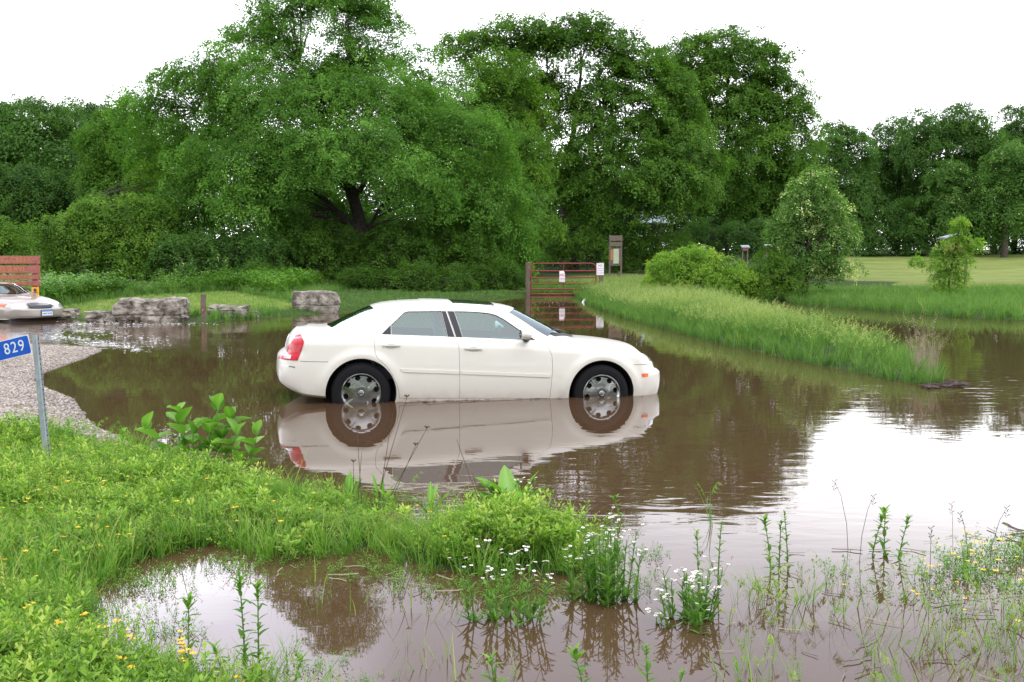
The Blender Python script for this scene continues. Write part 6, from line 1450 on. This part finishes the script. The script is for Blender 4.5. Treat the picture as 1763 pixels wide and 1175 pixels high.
BR = wpoly([(120, 765), (250, 775), (260, 800), (110, 800)]); Pd, d = inside(BR, 60, r, 0); Pd = Pd[:12]
stuff('flooded_grass', [scatter(pn_T, P, r, .5, 1.0, .25), scatter(fl_T, Pb, r, .5, 1.2, .35), scatter(fl_T, Pc, r, .5, 1.1, .3), scatter(pn_T, Pd, r, 1.0, 1.5, .15), scatter(pn_T, np.array([[*G(x, y)[:2], 0.0] for x, y in ((700, 880), (760, 895), (800, 905), (830, 912), (560, 865), (1225, 905))]), r, .8, 1.1, .15)], 'grass', 'thin grass with drooping pale seed heads standing in the flood water', 'grass')
# flooded trefoil patches at the right, scattered yellow flowers
PT = wpoly([(1600, 1000), (1640, 955), (1720, 935), (1800, 930), (1800, 1020), (1740, 1035), (1660, 1020)]); P, d = inside(PT, 800, r, -.02); P = P[:34]; P[:, 2] = -.07
PT2 = wpoly([(1380, 985), (1480, 965), (1620, 970), (1700, 1060), (1763, 1090), (1763, 1130), (1600, 1060), (1450, 1010)]); Pq, d = inside(PT2, 200, r, -.02); Pq = Pq[:16]; Pq[:, 2] = -.09
Pe, d = inside(FG, 14000, r, -.5, ((-7.5, 3.2), (1.6, 12.5)), lambda Q, d: seen(Q) & (d < -.04) & (r.random(len(Q)) < .5)); Pe = Pe[:420]; Pe[:, 2] = -.07
fh = [sprig_T(7, .19, .14, .018, 840 + i, .45, (.2, .8)) for i in range(5)]
stuff('flooded_trefoil', [scatter(fh, P, r, .8, 1.4, .1), scatter(fh, Pq, r, .7, 1.2, .1), scatter(fh, Pe, r, .5, 1.0, .1)], 'weed', 'small leaved trefoil standing half under water', 'ground cover')
def flower_T(seed):
    rr = random.Random(seed); V = []; F = []
    for k in range(5):
        a = 6.283 * k / 5; d = np.array([math.cos(a), math.sin(a), .35]); s_ = np.array([-math.sin(a), math.cos(a), 0]); o = len(V); V += [d * .001, d * .009 + s_ * .006, d * .015, d * .009 - s_ * .006]; F.append((o, o + 1, o + 2, o + 3))
    return np.array(V), np.array(F), np.full(len(V), .5)
Pf, d = inside(FG, 3000, r, -.02, ((-7.5, 3.2), (1.6, 12)), lambda Q, d: seen(Q, .2)); Pf = Pf[:130]; Pf[:, 2] = np.maximum(height(Pf), 0) + r.uniform(.10, .17, len(Pf))
Pg = P[r.integers(0, len(P), 42)] + r.normal(0, .05, (42, 3)); Pg[:, 2] = r.uniform(.03, .15, 42); Ph = Pq[r.integers(0, len(Pq), 12)] + r.normal(0, .08, (12, 3)); Ph[:, 2] = r.uniform(.01, .05, 12)
Pn, d = inside(wpoly([(0, 1110), (180, 1120), (350, 1160), (480, 1185), (480, 1240), (0, 1240)]), 300, r, 0); Pn = Pn[:45]; Pn[:, 2] = np.maximum(height(Pn), 0) + r.uniform(.10, .17, len(Pn))
V, F, A = scatter([flower_T(i) for i in range(3)], np.concatenate([Pf, Pg, Ph, np.repeat(Pn, 3, 0) + r.normal(0, .012, (3 * len(Pn), 3))]), r, .7, 1.3, .4)
tag(obj('yellow_flowers', np_mesh('yellow_flowers', V, F, [M['petal_yellow']])), 'small yellow trefoil flowers dotted over the clover and flooded patches', 'flowers', kind='stuff')
Pw, d = inside(BACK, 60000, r, 2.5, ((-18, 29), (-4, 50)), lambda Q, d: seen(Q, 2) & (sdf(Q, VERGE) < -.6) & (d < 9) & (Q[:, 0] < G(345, 545)[0] + .04 * (Q[:, 1] - 32))); Pw = Pw[:500]; Pw[:, 2] += r.uniform(.45, .75, len(Pw))
V, F, A = scatter([flower_T(i) for i in range(3)], Pw, r, 1.6, 3.2, .4)
tag(obj('white_flowers', np_mesh('white_flowers', V, F, [M['petal_white']])), 'white flower heads over the weeds behind the boulders', 'flowers', kind='stuff')
# floating straw, drift at the tip of the spit
def strip_T(L, w, seed):
    rr = np.random.default_rng(seed); V = []; F = []; p = np.array([-L / 2, 0, .004]); a = 0
    for k in range(5): V += [p + (0, -w, 0), p + (0, w, .004)]; a += rr.normal(0, .25); p = p + np.array([math.cos(a), math.sin(a), rr.normal(0, .03)]) * L / 4
    for k in range(4): F.append((2 * k, 2 * k + 1, 2 * k + 3, 2 * k + 2))
    return np.array(V), np.array(F), np.full(len(V), .5)
stT = [strip_T(.15, .0018, i) for i in range(5)]
P1, d = inside(FLD, 700, r, 0, None, lambda Q, d: seen(Q, .3)); P1 = P1[:50]; P2_, d = inside(wpoly([(440, 975), (640, 965), (820, 1000), (760, 1030), (500, 1020)]), 200, r, 0); P2_ = P2_[:30]; P3, d = inside(wpoly([(1250, 960), (1763, 900), (1763, 960), (1400, 1000)]), 200, r, 0); P3 = P3[:22]
for q in (P1, P2_, P3): q[:, 2] = .004
V, F, A = scatter(stT, np.concatenate([P1, P2_, P3]), r, .4, 1.3, .0)
tag(obj('floating_straw', np_mesh('floating_straw', V, F, [M['straw']])), 'bits of pale straw floating on the ditch water', 'debris', kind='stuff')
tp = wpoly([(1588, 664), (1620, 655), (1655, 660), (1665, 664), (1630, 669), (1590, 671)]); P1, d = inside(tp, 1500, r, 0); P1[:, 2] = r.uniform(0, .03, len(P1)); tp2 = wpoly([(1735, 925), (1763, 910), (1830, 905), (1830, 930), (1760, 940)]); P2_, d = inside(tp2, 300, r, 0); P2_[:, 2] = r.uniform(0, .04, len(P2_))
V, F, A = scatter([strip_T(.18, .012, 20 + i) for i in range(5)], np.concatenate([P1[:260], P2_[:30]]), r, .4, 1.2, .3)
tag(obj('drift_debris', np_mesh('drift_debris', V, F, [M['debris']])), 'brown drift of dead stalks caught at the tip of the spit', 'debris', kind='stuff')
P1, d = inside(wpoly([(1560, 650), (1600, 640), (1612, 655), (1596, 662)]), 400, r, 0); dt_ = [blade_T(6, .75, .006, .04, .35, 900 + i, 4, .4, (.95, 1), .0) for i in range(4)]
me_V, me_F, _ = scatter(dt_, P1[:26], r, .7, 1.2, .1)
tag(obj('dead_grass', np_mesh('dead_grass', me_V, me_F, [M['straw']])), 'pale dead grass stalks standing at the tip of the spit', 'grass', kind='stuff')

# flecks of foam that also paint sky glint on the tan car's wake, and bits against the white car
fk = []
for (xa, ya, xb, yb, wd, nn) in ((100, 560, 215, 556, 4, 180), (90, 577, 250, 603, 6, 300), (130, 566, 290, 590, 9, 150), (205, 559, 385, 557, 2, 110)):
    for _ in range(nn):
        t_ = random.random(); fk.append(G(xa + (xb - xa) * t_ + random.gauss(0, 8), ya + (yb - ya) * t_ + random.gauss(0, wd * .5), 0))
fk = np.array(fk); fk[:, 2] = .004
def fleck_T(seed):
    rr = random.Random(seed); V = []; n_ = 8
    for k in range(n_): a = 6.283 * k / n_; q = rr.uniform(.5, 1.1); V.append((.075 * q * math.cos(a), .026 * q * math.sin(a), rr.uniform(0, .008)))
    return np.array(V), np.array([(0, 1, 2, 3), (0, 3, 4, 7), (4, 5, 6, 7)]), np.full(n_, .5)
V, F, A = scatter([fleck_T(i) for i in range(6)], fk, r, .2, .85, 0)
tag(obj('foam_glint_flecks', np_mesh('foam_glint_flecks', V, F, [M['foam_glint']])), 'white flecks painting sky glint and broken water in the wake of the tan car', 'foam_glint', kind='stuff')
bits = []
for _ in range(60):
    q = white.matrix_basis @ Vector((random.choice([random.uniform(.45, 2.6), random.uniform(.45, 1.6), random.uniform(-.5, 3.6)]), -.955 - abs(random.gauss(0, .02)), .3)); bits.append((q.x, q.y, .004))
V, F, A = scatter([strip_T(.10, .006, 40 + i) for i in range(5)], np.array(bits), r, .3, 1.0, 0)
tag(obj('floating_scraps', np_mesh('floating_scraps', V, F, [M['debris']])), 'scraps of dead leaf floating against the sill of the white car', 'debris', kind='stuff')
